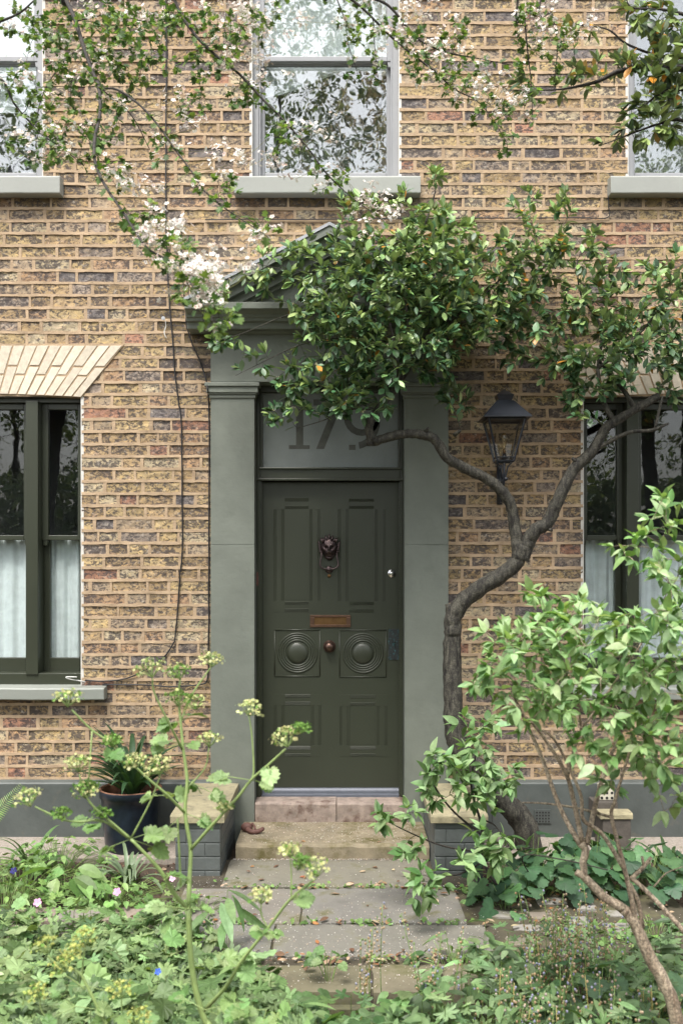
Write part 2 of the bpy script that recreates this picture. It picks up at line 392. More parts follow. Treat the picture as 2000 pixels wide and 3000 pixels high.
# flat arches over the ground floor windows
def arch(xs, xe, flip):
    """xs..xe soffit px, skewback 120 px at each end"""
    a = MB(); j = MB(); n = 27; d = .006
    zb, zt = PZ(1163), PZ(1013)
    cx = (xs+xe)/2; hw = (xe-xs)/2
    def bx(t): return PX(cx+hw*t)
    def tx(t): return PX(cx+(hw+120)*t)
    def zlow(t): return zb+.022*(1-t*t)
    j.prism([(bx(-1), zlow(-1)), (bx(-.5), zlow(-.5)), (bx(0), zlow(0)), (bx(.5), zlow(.5)), (bx(1), zlow(1)), (tx(1)+.012, zt+.012), (tx(-1)-.012, zt+.012)], -.0035, .2)
    for i in range(n):
        t0, t1 = -1+2*i/n, -1+2*(i+1)/n
        g = .010
        for h0, h1 in ((0, .40 if i % 2 else .58), (.40 if i % 2 else .58, 1)):
            pts = []
            for t, h, e in ((t0, h0, 1), (t1, h0, -1), (t1, h1, -1), (t0, h1, 1)):
                x = bx(t)*(1-h)+tx(t)*h; z = zlow(t)*(1-h)+zt*h
                x += e*g*.5+random.uniform(-.0015, .0015); z += (.006 if h == h0 and h0 > 0 else (-.006 if h == h1 and h1 < 1 else 0))
                pts.append((x, z))
            w = random.uniform(.86, 1.08)
            c = arr((.60, .535, .43))*w
            a.prism(pts, -d-random.uniform(0, .002), .19, c)
    o = a.build('flat_arch', M['arch'], house, bevel=.0015); j.build('mortar', M['mortar'], o)
arch(-483, 239, 0); arch(1707, 2430, 0)

# ---- windows
def curtain(w, x0, x1, y, z0, z1, m, amp=.012, freq=60, name='curtain', sag=0):
    c = MB(); n = 60; V = []; ph = random.uniform(0, 9)
    for i in range(n+1):
        x = x0+(x1-x0)*i/n
        for zt, kz in ((z0, 1.2), ((z0+z1)/2, 1), (z1, .8)):
            yy = y+amp*kz*(math.sin(freq*x+ph)+.5*math.sin(freq*2.3*x+ph*2))
            z = zt if zt < z1 else z1-sag*(1-abs(2*i/n-1)**2)
            V += [(x, yy, z)]
    c.add(V, [(i*3+u, i*3+3+u, i*3+4+u, i*3+1+u) for i in range(n) for u in range(2)])
    return c.build(name, m, w, smooth=True)
def sash_unit(win, x0, x1, z0, z1, zm, m, g, stile=.034, brail=.055, y=.06):
    """x0..x1,z0..z1 clear opening of one pair of sashes, zm meeting rail height"""
    up = MB(); yu0, yu1, yl0, yl1 = y, y+.038, y+.042, y+.08
    up.box(x0, x0+stile, yu0, yu1, zm-.016, z1).box(x1-stile, x1, yu0, yu1, zm-.016, z1)
    up.box(x0+stile, x1-stile, yu0, yu1, z1-stile, z1).box(x0+stile, x1-stile, yu0-.001, yu1, zm-.016, zm+.014)
    for sx in (x0, x1-stile): up.prism([(sx+.003, zm-.016), (sx+.008, zm-.05), (sx+stile-.008, zm-.05), (sx+stile-.003, zm-.016)], yu0+.004, yu1-.004)
    o = up.build('sash', m, win, bevel=.003)
    lo = MB(); lo.box(x0, x0+stile, yl0, yl1, z0, zm+.014).box(x1-stile, x1, yl0, yl1, z0, zm+.014)
    lo.box(x0+stile, x1-stile, yl0-.001, yl1, z0, z0+brail).box(x0+stile, x1-stile, yl0, yl1, zm-.016, zm+.013)
    lo.build('sash', m, win, bevel=.003)
    MB().box(x0+stile-.002, x1-stile+.002, yu0+.018, yu0+.021, zm+.012, z1-stile+.002).build('pane', g, win)
    MB().box(x0+stile-.002, x1-stile+.002, yl0+.018, yl0+.021, z0+brail-.002, zm-.014).build('pane', g, win)
def room(win, x0, x1, z0, z1):
    r = MB(); y0, y1 = .205, .58
    r.box(x0-.05, x1+.05, y1-.01, y1, z0-.1, z1+.1).box(x0-.06, x0-.05, y0, y1, z0-.1, z1+.1).box(x1+.05, x1+.06, y0, y1, z0-.1, z1+.1)
    r.box(x0-.05, x1+.05, y0, y1-.01, z1+.1, z1+.11).box(x0-.05, x1+.05, y0, y1-.01, z0-.11, z0-.1)
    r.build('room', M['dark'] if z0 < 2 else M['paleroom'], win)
def stone_sill(win, x0, x1, zt, zb, m, d=.075):
    s = MB(); n = 12; V = []
    for i in range(n+1):
        x = x0+(x1-x0)*i/n; e = random.uniform(-.0015, .0015)
        V += [(x, .06, zt+.012), (x, -d+.008, zt+e), (x, -d, zt-.006+e), (x, -d+.002, zb+.004+e), (x, -d+.01, zb+e), (x, .06, zb+e)]
    f = [(i*6+u, i*6+(u+1) % 6, i*6+6+(u+1) % 6, i*6+6+u) for i in range(n) for u in range(6)] + [tuple(range(5, -1, -1)), tuple(n*6+u for u in range(6))]
    s.add(V, f); return s.build('sill', m, win, bevel=.004)
def upper_window(i, lab):
    a, b, z0, z1 = OPEN[i]; z0 = PZ(512)
    w = MB(); t = .040; y0 = .045
    w.box(a+.006, a+t, y0, .15, z0, z1).box(b-t, b-.006, y0, .15, z0, z1).box(a+t, b-t, y0, .15, z1-.05, z1)
    w.box(a+.006, b-.006, .02, .16, PZ(527), z0)
    for x in (a+t, b-t-.012): w.box(x, x+.012, y0+.012, .06, z0, z1-.05)
    win = w.build('window', M['frame'], house, bevel=.003); win['label'] = lab
    sash_unit(win, a+t, b-t, z0, z1-.05, PZ(175, -.08), M['frame'], M['glass_up'], y=.062)
    stone_sill(win, PX(685 if i == 1 else 1000+(a*480)-50, .07), PX(1232 if i == 1 else 1000+b*480+50, .07), PZ(527), PZ(566, .07), M['sill'])
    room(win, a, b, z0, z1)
    if i < 2:
        curtain(win, a+.05, b-.05, .19, PZ(190 if i == 1 else 330, -.19), z1-.06, M['voile'], .006, 24)
        if i == 0: pass
        else:
            c = MB(); V = []; n = 30
            for q in range(n+1):
                u = q/n; x = a+.05+(b-a-.1)*u
                zt_ = PZ(186, -.18); zb_ = zt_-.055-.17*math.exp(-u*2.6)-.03*math.sin(u*7)
                V += [(x, .17, zt_), (x, .165+.004*math.sin(u*30), (zt_+zb_)/2), (x, .17, zb_)]
            c.add(V, [(q*3+u, q*3+3+u, q*3+4+u, q*3+1+u) for q in range(n) for u in range(2)])
            c.build('curtain_swag', M['voile'], win, smooth=True)
    return win
upper_window(0, "pale grey sash window at the upper left edge, cut by the photo")
upper_window(1, "pale grey sash window above the front door")
upper_window(2, "pale grey sash window at the upper right edge")
def lower_window(i, lab):
    a, b, z0, z1 = OPEN[i]; zs = PZ(1975)
    side, mul = 131/480, 36/480
    w = MB(); t = .012; y0 = .075
    w.box(a+.006, a+t, y0, .19, zs, z1).box(b-t, b-.006, y0, .19, zs, z1).box(a+t, b-t, y0-.01, .19, z1-.035, z1)
    w.box(a+.006, b-.006, .03, .19, PZ(2013)+.002, zs)
    for x in (a+side, b-side-mul): w.box(x, x+mul, .02, .19, zs-.006, z1-.03)
    win = w.build('window', M['olive'], house, bevel=.004); win['label'] = lab
    zt = z1-.035
    for x0, x1 in ((a+t, a+side), (a+side+mul, b-side-mul), (b-side, b-t)):
        sash_unit(win, x0, x1, zs, zt, PZ(1575, -.12), M['olive'], M['glass'], .038, .085, .10)
        curtain(win, x0+.02, x1-.02, .192, zs+.02, PZ(1572, -.2), M['curtain'], .009, 62)
    stone_sill(win, a-.155, b+.155, PZ(2012), PZ(2052, .07), M['lowsill'])
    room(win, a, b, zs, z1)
    return win
lower_window(3, "dark olive three light sash window left of the door"); lower_window(4, "dark olive three light sash window behind the shrub, right of the lantern")

# ---- door surround
PD = .06                                                  # pilaster projection
XL0, XL1, XR0, XR1 = PX(617, PD), PX(745, PD), PX(1185, PD), PX(1313, PD)
ZC = PZ(1162, PD)
def stucco_box(mb, x0, x1, d0, d1, z0, z1, cell=.05):
    mb.box(x0, x1, -d1, -d0, z0, z1)
ds = MB()
ds.box(XL0, XR1, -PD, .12, PZ(1118, PD), PZ(950, PD))
for x0, x1 in ((XL0, XL1), (XR0, XR1)):
    ds.box(x0, x1, -PD, .13, -.1, PZ(1596, PD)-.0015).box(x0, x1, -PD+.0012, .13, PZ(1596, PD)-.0015, PZ(1596, PD)+.0015).box(x0, x1, -PD, .13, PZ(1596, PD)+.0015, PZ(1118, PD)-.001)
surround = ds.build('door_surround', M['stucco'], house, bevel=.004)
for x0, x1 in ((XL0, XL1), (XR0, XR1)):
    cp = MB(); e = .033
    def ring(d_out, za, zb): cp.box(x0-d_out, x1+d_out, -PD-d_out, .0, za, zb)
    ring(e, PZ(1130, .1), PZ(1119, .1)); ring(e-.010, PZ(1148, .1), PZ(1130, .1)); ring(e-.018, PZ(1153, .1), PZ(1148, .1)); ring(e-.025, PZ(1163, .1), PZ(1153, .1))
    cp.build('capital', M['stucco'], surround, bevel=.003)
# cornice and pediment
cd = .25; CX0, CX1 = PX(540, cd), PX(1390, cd)
cor = MB(); zt = PZ(884, cd)
za, zb_, zc_, ze = PZ(903, cd), PZ(930, .18), PZ(941, .17), PZ(966, .12)
cor.profile_x([(0, zt), (cd, zt), (cd, za), (cd-.014, za-.002), (cd-.03, za-.012), (cd-.05, za-.022), (cd-.055, zb_), (.185, zb_-.002), (.18, zc_), (.155, zc_-.003), (.15, ze), (0, ze)], CX0, CX1)
cor.profile_x([(0, ze-.001), (.10, ze-.001), (.095, PZ(972, .09)), (.07, PZ(978, .08)), (0, PZ(978, .08))], CX0+.14, CX1-.14)
cor.build('cornice', M['stucco'], surround, bevel=.002)
apx, apz = PX(965, cd), PZ(660, cd); xm = (CX0+CX1)/2; hw = (CX1-CX0)/2; rise = apz-zt
ty = MB(); ty.prism([(CX0+.3, zt+.001), (CX1-.3, zt+.001), (xm, zt+rise*.78)], -.09, .0); ty.build('tympanum', M['stucco'], surround)
rk = MB()
def rake(mb, off0, off1, d, e0=0.0):
    for s in (-1, 1):
        pts = [(xm+s*(hw-e0), zt+off0), (xm, apz+off0), (xm, apz+off1), (xm+s*(hw-e0), zt+off1)]
        # clip the foot of the member on the cornice
        k = rise/hw
        foot = lambda o: xm+s*(hw+(o)/k)
        lo, hi = min(off0, off1), max(off0, off1)
        pts = [(foot(lo), zt+.0005), (foot(hi) if hi < 0 else foot(0), zt+.0005)] + ([(foot(0), zt+hi)] if hi > 0 else []) + [(xm, apz+hi), (xm, apz+lo)]
        if s > 0: pts = pts[::-1]
        mb.prism(pts[::-1] if s < 0 else pts[::-1], -d, -.001)
rake(rk, -.045, -.001, cd); rake(rk, -.10, -.046, cd-.045); rake(rk, -.15, -.101, .16); rake(rk, -.175, -.151, .13)
rk.build('raking_cornice', M['stucco'], surround)
ld = MB()
for s in (-1, 1):
    k = rise/hw
    pts = [(xm+s*(hw+.005), zt+.001), (xm, apz+.001), (xm, apz+.020), (xm+s*(hw+.012), zt+.019)]
    if s < 0: pts = pts[::-1]
    ld.prism(pts, -cd-.008, -.001)
ld.build('lead_flashing', M['lead'], surround)

# ---- door frame, fanlight, door
fx0, fx1 = PX(745, PD)+.001, PX(1185, PD)-.001
DX0, DX1 = PX(766, -.13), PX(1170, -.13)
DZ0, DZ1 = PZ(2325, -.13), PZ(1411, -.13)
TZ0, TZ1 = PZ(1370, -.08), PZ(1148, -.08)
fr = MB(); zf = PZ(1119)-.001
fr.box(fx0, DX0-.004, .075, .17, PZ(2345), zf).box(DX1+.004, fx1, .075, .17, PZ(2345), zf)
fr.box(fx0+.012, DX0+.006, .090, .105, PZ(2340), DZ1+.01).box(DX1-.006, fx1-.012, .090, .105, PZ(2340), DZ1+.01)
fr.box(DX0-.004, DX1+.004, .08, .17, DZ1+.004, TZ0).box(DX0-.02, DX1+.02, .064, .08, DZ1+.001, DZ1+.016).box(DX0-.01, DX1+.01, .066, .08, TZ0-.012, TZ0+.002)
fr.box(DX0-.004, DX1+.004, .08, .17, TZ1, zf)
for x in (DX0-.004, DX1-.010): fr.box(x, x+.014, .085, .11, TZ0, TZ1)
dframe = fr.build('door_frame', M['olive'], house, bevel=.003)
bl = MB(); bl.box(PX(746, -.07), PX(757, -.07), .070, .0755, PZ(1716, -.07), PZ(1677, -.07)); bl.ball((PX(751, -.07), .068, PZ(1697, -.07)), .006)
bl.build('door_bell', M['rust'], dframe)
gx0, gx1 = DX0+.01, DX1-.01
fan = MB(); fan.box(gx0, gx1, .112, .118, TZ0+.001, TZ1-.001)
fl = fan.build('fanlight', M['frost'], house)
nb = MB(); s_ = 1/2880*(D+.11)
def pp(x, y): return (PX(x, -.11), PZ(y, -.11))
def strip(pts, y0=.1105, y1=.113): nb.prism([pp(*q) for q in pts], y0, y1)
strip([(846, 1315), (907, 1315), (907, 1304), (846, 1304)]); strip([(867, 1304), (888, 1304), (888, 1170), (867, 1170)]); strip([(867, 1190), (867, 1170), (846, 1182), (846, 1194)])
strip([(926, 1315), (949, 1315), (1000, 1188), (977, 1188)]); strip([(918, 1188), (1000, 1188), (1000, 1170), (918, 1170)])
for i in range(20):
    a0, a1 = 2*math.pi*i/20, 2*math.pi*(i+1)/20; q = lambda r, a: (1060+r*math.cos(a), 1223-r*1.02*math.sin(a))
    strip([q(34, a0), q(53, a0), q(53, a1), q(34, a1)][::-1])
strip([(1022, 1318), (1041, 1318), (1041, 1303), (1022, 1303)])
for i in range(8):
    a0, a1 = -.05-1.35*i/8, -.05-1.35*(i+1)/8; q = lambda r, a: (1040+r*math.cos(a), 1232-r*1.15*math.sin(a))
    strip([q(73, a0), q(56, a0), q(56, a1), q(73, a1)])
nb.build('house_number', M['clear'], fl)

YD = .13                                                  # face of the door leaf
dl = MB(); dl.box(DX0, DX1, YD, YD+.045, DZ0+.03, DZ1)
door = dl.build('front_door', M['door'], house, bevel=.003); door['label'] = "dark olive panelled front door with bronze lion knocker"
dx = lambda p: PX(p, -YD); dz = lambda p: PZ(p, -YD)
def reeds_v(mb, x0, x1, y0, y1, n=3):
    a, b = dx(x0), dx(x1); w = (b-a)/n
    for i in range(n):
        c = a+w*(i+.5); mb.add([(c-w*.42, YD, dz(y1)), (c, YD-.0022, dz(y1)), (c+w*.42, YD, dz(y1)), (c-w*.42, YD, dz(y0)), (c, YD-.0022, dz(y0)), (c+w*.42, YD, dz(y0))],
               [(3, 4, 1, 0), (4, 5, 2, 1), (1, 2, 0), (5, 4, 3)])
def reeds_h(mb, x0, x1, y0, y1, n=3):
    a, b = dz(y1), dz(y0); w = (b-a)/n
    for i in range(n):
        c = a+w*(i+.5); mb.add([(dx(x0), YD, c-w*.42), (dx(x0), YD-.0034, c), (dx(x0), YD, c+w*.42), (dx(x1), YD, c-w*.42), (dx(x1), YD-.0034, c), (dx(x1), YD, c+w*.42)],
               [(1, 4, 3, 0), (2, 5, 4, 1), (2, 1, 0), (4, 5, 3)])
def plate(mb, x0, x1, y0, y1, h=.002): mb.box(dx(x0), dx(x1), YD-h, YD+.001, dz(y1), dz(y0))
for (vs, hx, vy, hy) in (([(800, 811), (823, 833), (905, 915), (928, 939)], (834, 904), (1492, 1760), [(1459, 1469), (1481, 1491), (1762, 1772), (1783, 1793)]),
                         ([(988, 998), (1010, 1021), (1096, 1106), (1118, 1129)], (1022, 1095), (1492, 1762), [(1461, 1470), (1482, 1491), (1763, 1773), (1785, 1795)]),
                         ([(801, 812), (824, 834), (910, 920), (931, 941)], (835, 909), (2067, 2184), [(2034, 2044), (2056, 2066), (2186, 2197), (2208, 2217)]),
                         ([(993, 1002), (1014, 1025), (1101, 1111), (1124, 1135)], (1026, 1100), (2069, 2184), [(2036, 2046), (2058, 2068), (2186, 2197), (2208, 2217)])):
    p = MB()
    for a, b in vs: reeds_v(p, a, b, *vy)
    for a, b in hy: reeds_h(p, hx[0], hx[1], a, b)
    X0, X1, Y0, Y1 = vs[0][0], vs[-1][1], hy[0][0], hy[-1][1]
    plate(p, hx[0]+3, hx[1]-3, vy[0]+3, vy[1]-3, .0012)
    for (a, b) in ((X0, hx[0]), (hx[1], X1)):
        for (c, e) in ((Y0, vy[0]), (vy[1], Y1)): plate(p, a, b, c, e, .002)
    p.build('reeded_panel', M['door'], door)
for cx, cy, sx0, sx1, sy0, sy1 in ((871, 1913, 803, 938, 1844, 1983), (1063, 1914, 993, 1132, 1845, 1985)):
    p = MB(); c = (dx(cx), YD, dz(cy)); u = 1/470
    for (a, b, e, g) in ((sx0, sx1, sy0, sy0+3), (sx0, sx1, sy1-3, sy1), (sx0, sx0+3, sy0+3, sy1-3), (sx1-3, sx1, sy0+3, sy1-3)): plate(p, a, b, e, g, .004)
    prof = [(60*u, -.001)]
    for i in range(4):
        r0 = (60-6.5*i)*u
        for q in range(1, 6): a = math.pi*q/6; prof.append((r0-6.5*u*(1-math.cos(a))/2, .0005+.0065*math.sin(a)))
        prof.append((r0-6.5*u, 0.0005))
    prof.append((33*u, .0))
    for q in range(0, 9): a = math.pi/2*q/8; prof.append((31*u*math.cos(a)+.0003, .001+.022*math.sin(a)))
    p.lathe(c, prof, 40, 'y'); p.build('roundel_panel', M['door'], door, smooth=True)
lb = MB(); x0, x1, z0, z1 = dx(908), dx(1027), dz(1838), dz(1802)
ix0, ix1, iz0, iz1 = dx(921), dx(1014), dz(1830), dz(1809)
lb.box(x0, x1, YD-.008, YD, iz1, z1).box(x0, x1, YD-.008, YD, z0, iz0).box(x0, ix0, YD-.008, YD, iz0, iz1).box(ix1, x1, YD-.008, YD, iz0, iz1)
lbo = lb.build('letter_box', mat('brown_brass', (.105, .058, .036), .45, .2, 30, metal=.6), door, bevel=.002)
MB().box(ix0, ix1, YD-.003, YD+.001, iz0, iz1).build('letter_flap', M['brass'], door)
kb = MB(); kb.lathe((dx(965), YD, dz(1894)), [(.039, 0), (.039, .006), (.034, .009), (.031, .012), (.029, .02), (.030, .034), (.029, .042), (.022, .052), (.010, .057), (.001, .058)], 28, 'y')
for i in range(28):
    a = 2*math.pi*i/28; kb.ball((dx(965)+.036*math.cos(a), YD-.009, dz(1894)+.036*math.sin(a)), .0028, 5, 4)
kb.build('door_knob', mat('brown_bronze', (.10, .062, .048), .3, .25, 30, metal=.8), door, smooth=True)
lk = MB(); lk.lathe((dx(1147), YD, dz(1680)), [(.026, 0), (.026, .006), (.023, .011), (.012, .013), (.0115, .016), (.001, .016)], 28, 'y'); lko = lk.build('cylinder_lock', M['chrome'], door, smooth=True)
ky = MB(); ky.box(dx(1147)-.0015, dx(1147)+.0015, YD-.0175, YD-.016, dz(1680)-.005, dz(1680)+.005); ky.build('keyhole', M['dark'], door)
es = MB(); es.box(dx(1137), dx(1169), YD-.004, YD, dz(1933), dz(1843)); es.ball((dx(1154), YD-.008, dz(1882)), (.006, .006, .009)); es.ball((dx(1154), YD-.007, dz(1890)), (.004, .004, .008))
es.build('keyhole_plate', M['verdigris'], door)
# lion head knocker
kn = MB(); kc = arr((dx(964), YD, dz(1603))); U = 1/470.
def kp(x, y, h): return (dx(x), YD-h, dz(y))           # photo px, height above the door
nph, nr = 40, 12; V = []; Fk = []
for i in range(nr+1):
    r = i/nr
    for k in range(nph):
        a = 2*math.pi*k/nph; ca, sa = math.cos(a), math.sin(a)
        rx, ry = 25+2.5*math.cos(6*a)*(sa > -.2), (33 if sa < 0 else 31)+1.5*math.cos(9*a)
        x, y = rx*r*ca, ry*r*sa                             # y up
        h = .052*math.sqrt(max(0, 1-r**2.4))
        h += .020*math.exp(-((x/3.6)**2))*math.exp(-((y+6)/10)**2)                 # nose ridge
        h += .016*math.exp(-((abs(x)-5)/5)**2-((y+16)/5)**2)                        # muzzle
        h += .011*math.exp(-((abs(x)-9)/5)**2-((y-6)/3)**2)                         # brow
        h -= .017*math.exp(-((abs(x)-9)/3.8)**2-((y+.5)/3)**2)                      # eye sockets
        h += .007*math.exp(-((abs(x)-13)/4)**2-((y+7)/3.5)**2)                      # cheekbones
        h -= .010*math.exp(-((y+20.5)/1.6)**2-(x/9)**2)                             # mouth
        h += .005*math.sin(x*1.1+y*.2)*(y > 9)*r + .004*math.sin(14*a)*(r > .7)     # mane locks
        V.append(kp(964+x, 1603-y, max(h, 0)))
for i in range(nr):
    for k in range(nph): Fk.append((i*nph+k, i*nph+(k+1) % nph, (i+1)*nph+(k+1) % nph, (i+1)*nph+k))
kn.add(V, Fk)
for x, y, r, dx_, dy_ in [(964, 1567, 3.2, 0, -4), (953, 1571, 3, -2, -4), (975, 1571, 3, 2, -4), (945, 1577, 2.6, -3, -3), (983, 1577, 2.6, 3, -3)]:
    kn.tube([kp(x-dx_*2, y-dy_*2.5, .045), kp(x-dx_*.6, y-dy_, .035), kp(x, y, .02), kp(x+dx_*.3, y+dy_*.3, .01)], [r*.6*U, r*U, r*.9*U, r*.3*U], 6)
for s in (-1, 1):
    kn.tube([kp(964+s*17, 1588, .03), kp(964+s*21, 1583, .03), kp(964+s*26, 1575, .022)], [5*U, 4.5*U, .8*U], 7)      # ear
    for q in range(4):                                                                                                # side mane
        kn.tube([kp(964+s*20, 1612-q*4, .015), kp(964+s*(27+q*.7), 1610-q*6, .02), kp(964+s*(31+q*.4), 1600-q*5.5, .012)], [2.6*U, 2.6*U, .8*U], 6)
    kn.tube([kp(964+s*18, 1616, .022), kp(964+s*30, 1616, .022)], [2.6*U, 2.6*U], 8)                                  # pivots
for q in range(9):
    a = math.pi*(1.18+.64*q/8); x, y = 964+17*math.cos(a), 1617-24*math.sin(a)*-1*-1
    kn.tube([kp(964+14*math.cos(a), 1617-15*math.sin(a), .022), kp(964+16*math.cos(a), 1617-21*math.sin(a), .014), kp(964+14*math.cos(a), 1617-26*math.sin(a), .006)], [3*U, 2.6*U, .6*U], 6)
kn.build('lion_knocker', M['bronze'], door, smooth=True)
rg = MB(); pts = [(941.5, 1616), (942, 1630), (938, 1645), (937, 1656), (943, 1664), (953, 1667), (964, 1668), (975, 1667), (985, 1664), (991, 1656), (990, 1645), (986, 1630), (986.5, 1616)]
rg.tube([kp(x, y, .022+.010*(y-1616)/50) for x, y in pts], [2*U]*2+[2.6*U]*9+[2*U]*2, 8)
rg.ball(kp(964, 1668, .034), (6*U, 4*U, 4*U), 10, 8)
for s in (-1, 1): rg.ball(kp(964+s*7, 1667, .033), (1.8*U, 3.8*U, 3.8*U), 8, 6)
rg.lathe(kp(964, 1669, 0), [(11*U, 0), (11*U, .008), (8*U, .016), (.001, .018)], 20, 'y')
rg.build('knocker_ring', M['bronze'], door, smooth=True)
pe = MB(); pe.lathe((dx(964), YD, dz(1687)), [(.011, 0), (.011, .004), (.008, .006), (.001, .007)], 16, 'y'); pe.build('spyhole', M['brass'], door, smooth=True)
wb = MB(); wb.profile_x([(-YD, dz(2308)), (-YD+.014, dz(2309)), (-YD+.02, dz(2314)), (-YD+.028, dz(2316)), (-YD+.03, dz(2322)), (-YD+.045, dz(2325)), (-YD+.047, dz(2332)), (-YD, dz(2332))], dx(768), dx(1167))
wb.build('weather_bar', M['alu'], door)

# ------------------------------------------------------------------ steps, piers, path
TZ = .165; ts = MB()
def rough_slab(mb, x0, x1, y0, y1, z0, z1, n=14, j=.004, col=(1, 1, 1), nose=.012):
    """slab with a worn, slightly wavy front edge (y0 = front)"""
    V = []
    for i in range(n+1):
        x = x0+(x1-x0)*i/n; e, g = random.uniform(-j, j), random.uniform(-j, j)
        V += [(x, y1, z1), (x, y0+nose*1.8, z1+e*.4), (x, y0+nose*.5+g, z1-nose*.3), (x, y0+g, z1-nose+e), (x, y0+g*.6, z0), (x, y1, z0)]
    f = [(i*6+u, i*6+(u+1) % 6, i*6+6+(u+1) % 6, i*6+6+u) for i in range(n) for u in range(6)] + [tuple(range(5, -1, -1)), tuple(n*6+u for u in range(6))]
    mb.add(V, f, col)
rough_slab(ts, PX(747, .06), PX(984, .06), -.065, .17, .046, TZ, col=(1, 1, 1)); rough_slab(ts, PX(986, .06), PX(1193, .06), -.063, .17, .046, TZ-.003)
tag(ts.build('threshold', M['thresh'], None, smooth=False, origin=(-.06, 0, .05)), "worn stone threshold with flaking red paint directly under the front door", 'threshold')
st = MB(); rough_slab(st, PX(690, .53), PX(1257, .53), -.53, -.02, -.035, .048, 20, .004, (.22, .185, .125), .016)
tag(st.build('stone_step', M['steps'], None, origin=(-.05, -.3, -.03)), "mossy stone step between the two grey piers", 'step')
def pier(x0, x1, lab, grp):
    t = thing('pier', ((x0+x1)/2, -.42, -.08), lab, 'pier', grp)
    cap = MB(); n = 8; z1 = ZP+.004; z0 = z1-.042; V = []
    rough_slab(cap, x0, x1, -.80, -.065, z0, z1, 8, .003, (1, 1, 1), .01); cap.build('cap_stone', M['cap'], t)
    b = MB(); zz = -.09; r = 0; i0 = .022
    b.box(x0+i0+.004, x1-i0-.004, -.80+i0+.004, -.03, zz, z0-.001)
    while zz < z0-.02:
        h = min(.068, z0-.006-zz); off = .06 if r % 2 else .16; xx = x0+i0; 
        while xx < x1-i0-.001:
            xe = min(xx+off, x1-i0); b.box(xx+.002, xe-.002, -.80+i0, -.80+i0+.05, zz, zz+h); xx = xe; off = .215
        yy = -.80+i0+.05
        while yy < -.08:
            ye = min(yy+.2, -.07)
            for xs in ((x0+i0, x0+i0+.03), (x1-i0-.03, x1-i0)): b.box(xs[0], xs[1], yy+.002, ye-.002, zz, zz+h)
            yy = ye
        zz += .074; r += 1
    b.build('brick_base', M['greybrick'], t, bevel=.003)
pier(-.906, -.62, "grey painted brick pier with lichen stained cap, left of the steps beside the navy pot", "low piers flanking the steps")
pier(.472, .775, "grey painted brick pier with lichen stained cap, right of the steps by the tree trunk", "low piers flanking the steps")

PL = -.03                                                 # path level
pth = MB()
def slab(x0, x1, d0, d1, c=None, z=PL):
    c = c or random.choice([(0.178, 0.155, 0.129), (0.198, 0.172, 0.132), (0.165, 0.149, 0.132)])
    n, m = 6, 5; V = []; g = .006
    tx, ty = random.uniform(-.003, .003), random.uniform(-.003, .003)
    for i in range(n+1):
        for j in range(m+1):
            u, v = i/n, j/m; ed = (i in (0, n)) + (j in (0, m))
            V.append((x0+g+(x1-x0-2*g)*u+(random.uniform(-.003, .003) if i in (0, n) else 0), -(d0+g+(d1-d0-2*g)*v)+(random.uniform(-.004, .004) if j in (0, m) else 0),
                      z+tx*u+ty*v-(.004 if ed else 0)))
    f = [(i*(m+1)+j, i*(m+1)+j+1, (i+1)*(m+1)+j+1, (i+1)*(m+1)+j) for i in range(n) for j in range(m)]
    e = [i*(m+1)+m for i in range(n+1)]; b = len(V)
    ring = [i*(m+1) for i in range(n+1)] + [n*(m+1)+j for j in range(1, m+1)] + [i*(m+1)+m for i in range(n-1, -1, -1)] + [j for j in range(m-1, 0, -1)]
    V += [(V[q][0], V[q][1], z-.09) for q in ring]; L = len(ring)
    f += [(ring[q], b+q, b+(q+1) % L, ring[(q+1) % L]) for q in range(L)]
    pth.add(V, [tuple(reversed(q)) for q in f], [c]*b+[(.035, .034, .016)]*L)
slab(-.62, .47, .53, 1.0, (0.178, 0.155, 0.122)); slab(-.80, -.19, 1.0, 1.49, (0.185, 0.158, 0.135)); slab(-.19, .58, 1.0, 1.49, (0.172, 0.152, 0.135))
slab(-.86, -.30, 1.49, 1.86); slab(-.30, .66, 1.49, 1.86, (0.172, 0.152, 0.129)); slab(-.62, .12, 1.94, 2.2, (.15, .125, .08)); slab(.12, .66, 1.93, 2.2, (.165, .135, .09))
for (x_, d_) in [(.66, 1.12), (.80, 1.16), (.95, 1.10), (1.12, 1.18), (.70, 1.30), (.88, 1.33), (1.05, 1.36), (1.25, 1.28), (.78, 1.46), (1.0, 1.5), (1.2, 1.45), (.72, 1.62), (.92, 1.66)]:
    w_ = random.uniform(.10, .17); slab(x_, x_+w_, d_, d_+random.uniform(.08, .13), random.choice([(.24, .21, .19), (.19, .15, .12), (.16, .13, .10)]), PL-random.uniform(.0, .012))
for i in range(9): slab(-.9-.22*(i+1), -.9-.22*i, 1.28+.02*(i % 2), 1.46, random.choice([(0.277, 0.251, 0.218), (0.238, 0.178, 0.145), (0.218, 0.185, 0.158)]))
for i in range(9): slab(-.92-.25*(i+1), -.92-.25*i, 1.49, 1.68, random.choice([(0.238, 0.178, 0.145), (0.218, 0.172, 0.132), (0.198, 0.165, 0.145)]))
slab(-.62, .7, 2.21, 2.26, (0.066, 0.059, 0.033), PL-.04)
pth.box(-.9, .7, -2.19, -.5, PL-.1, PL-.016, (0.059, 0.046, 0.030)); pth.box(-3, -.86, -1.70, -1.26, PL-.1, PL-.018, (0.066, 0.053, 0.033)); pth.box(.58, 1.65, -1.78, -1.06, PL-.1, PL-.018, (0.066, 0.053, 0.033))
tag(pth.build('path', M['stone'], None), kind='structure')
cs = MB(); 
for sx in (-1, 1):
    x0, x1 = (-4.0, -.93) if sx < 0 else (.80, 4.0)
    rough_slab(cs, x0, x1, -.44, -.037, -.12, -.05, 40, .006, (1, 1, 1), .012)
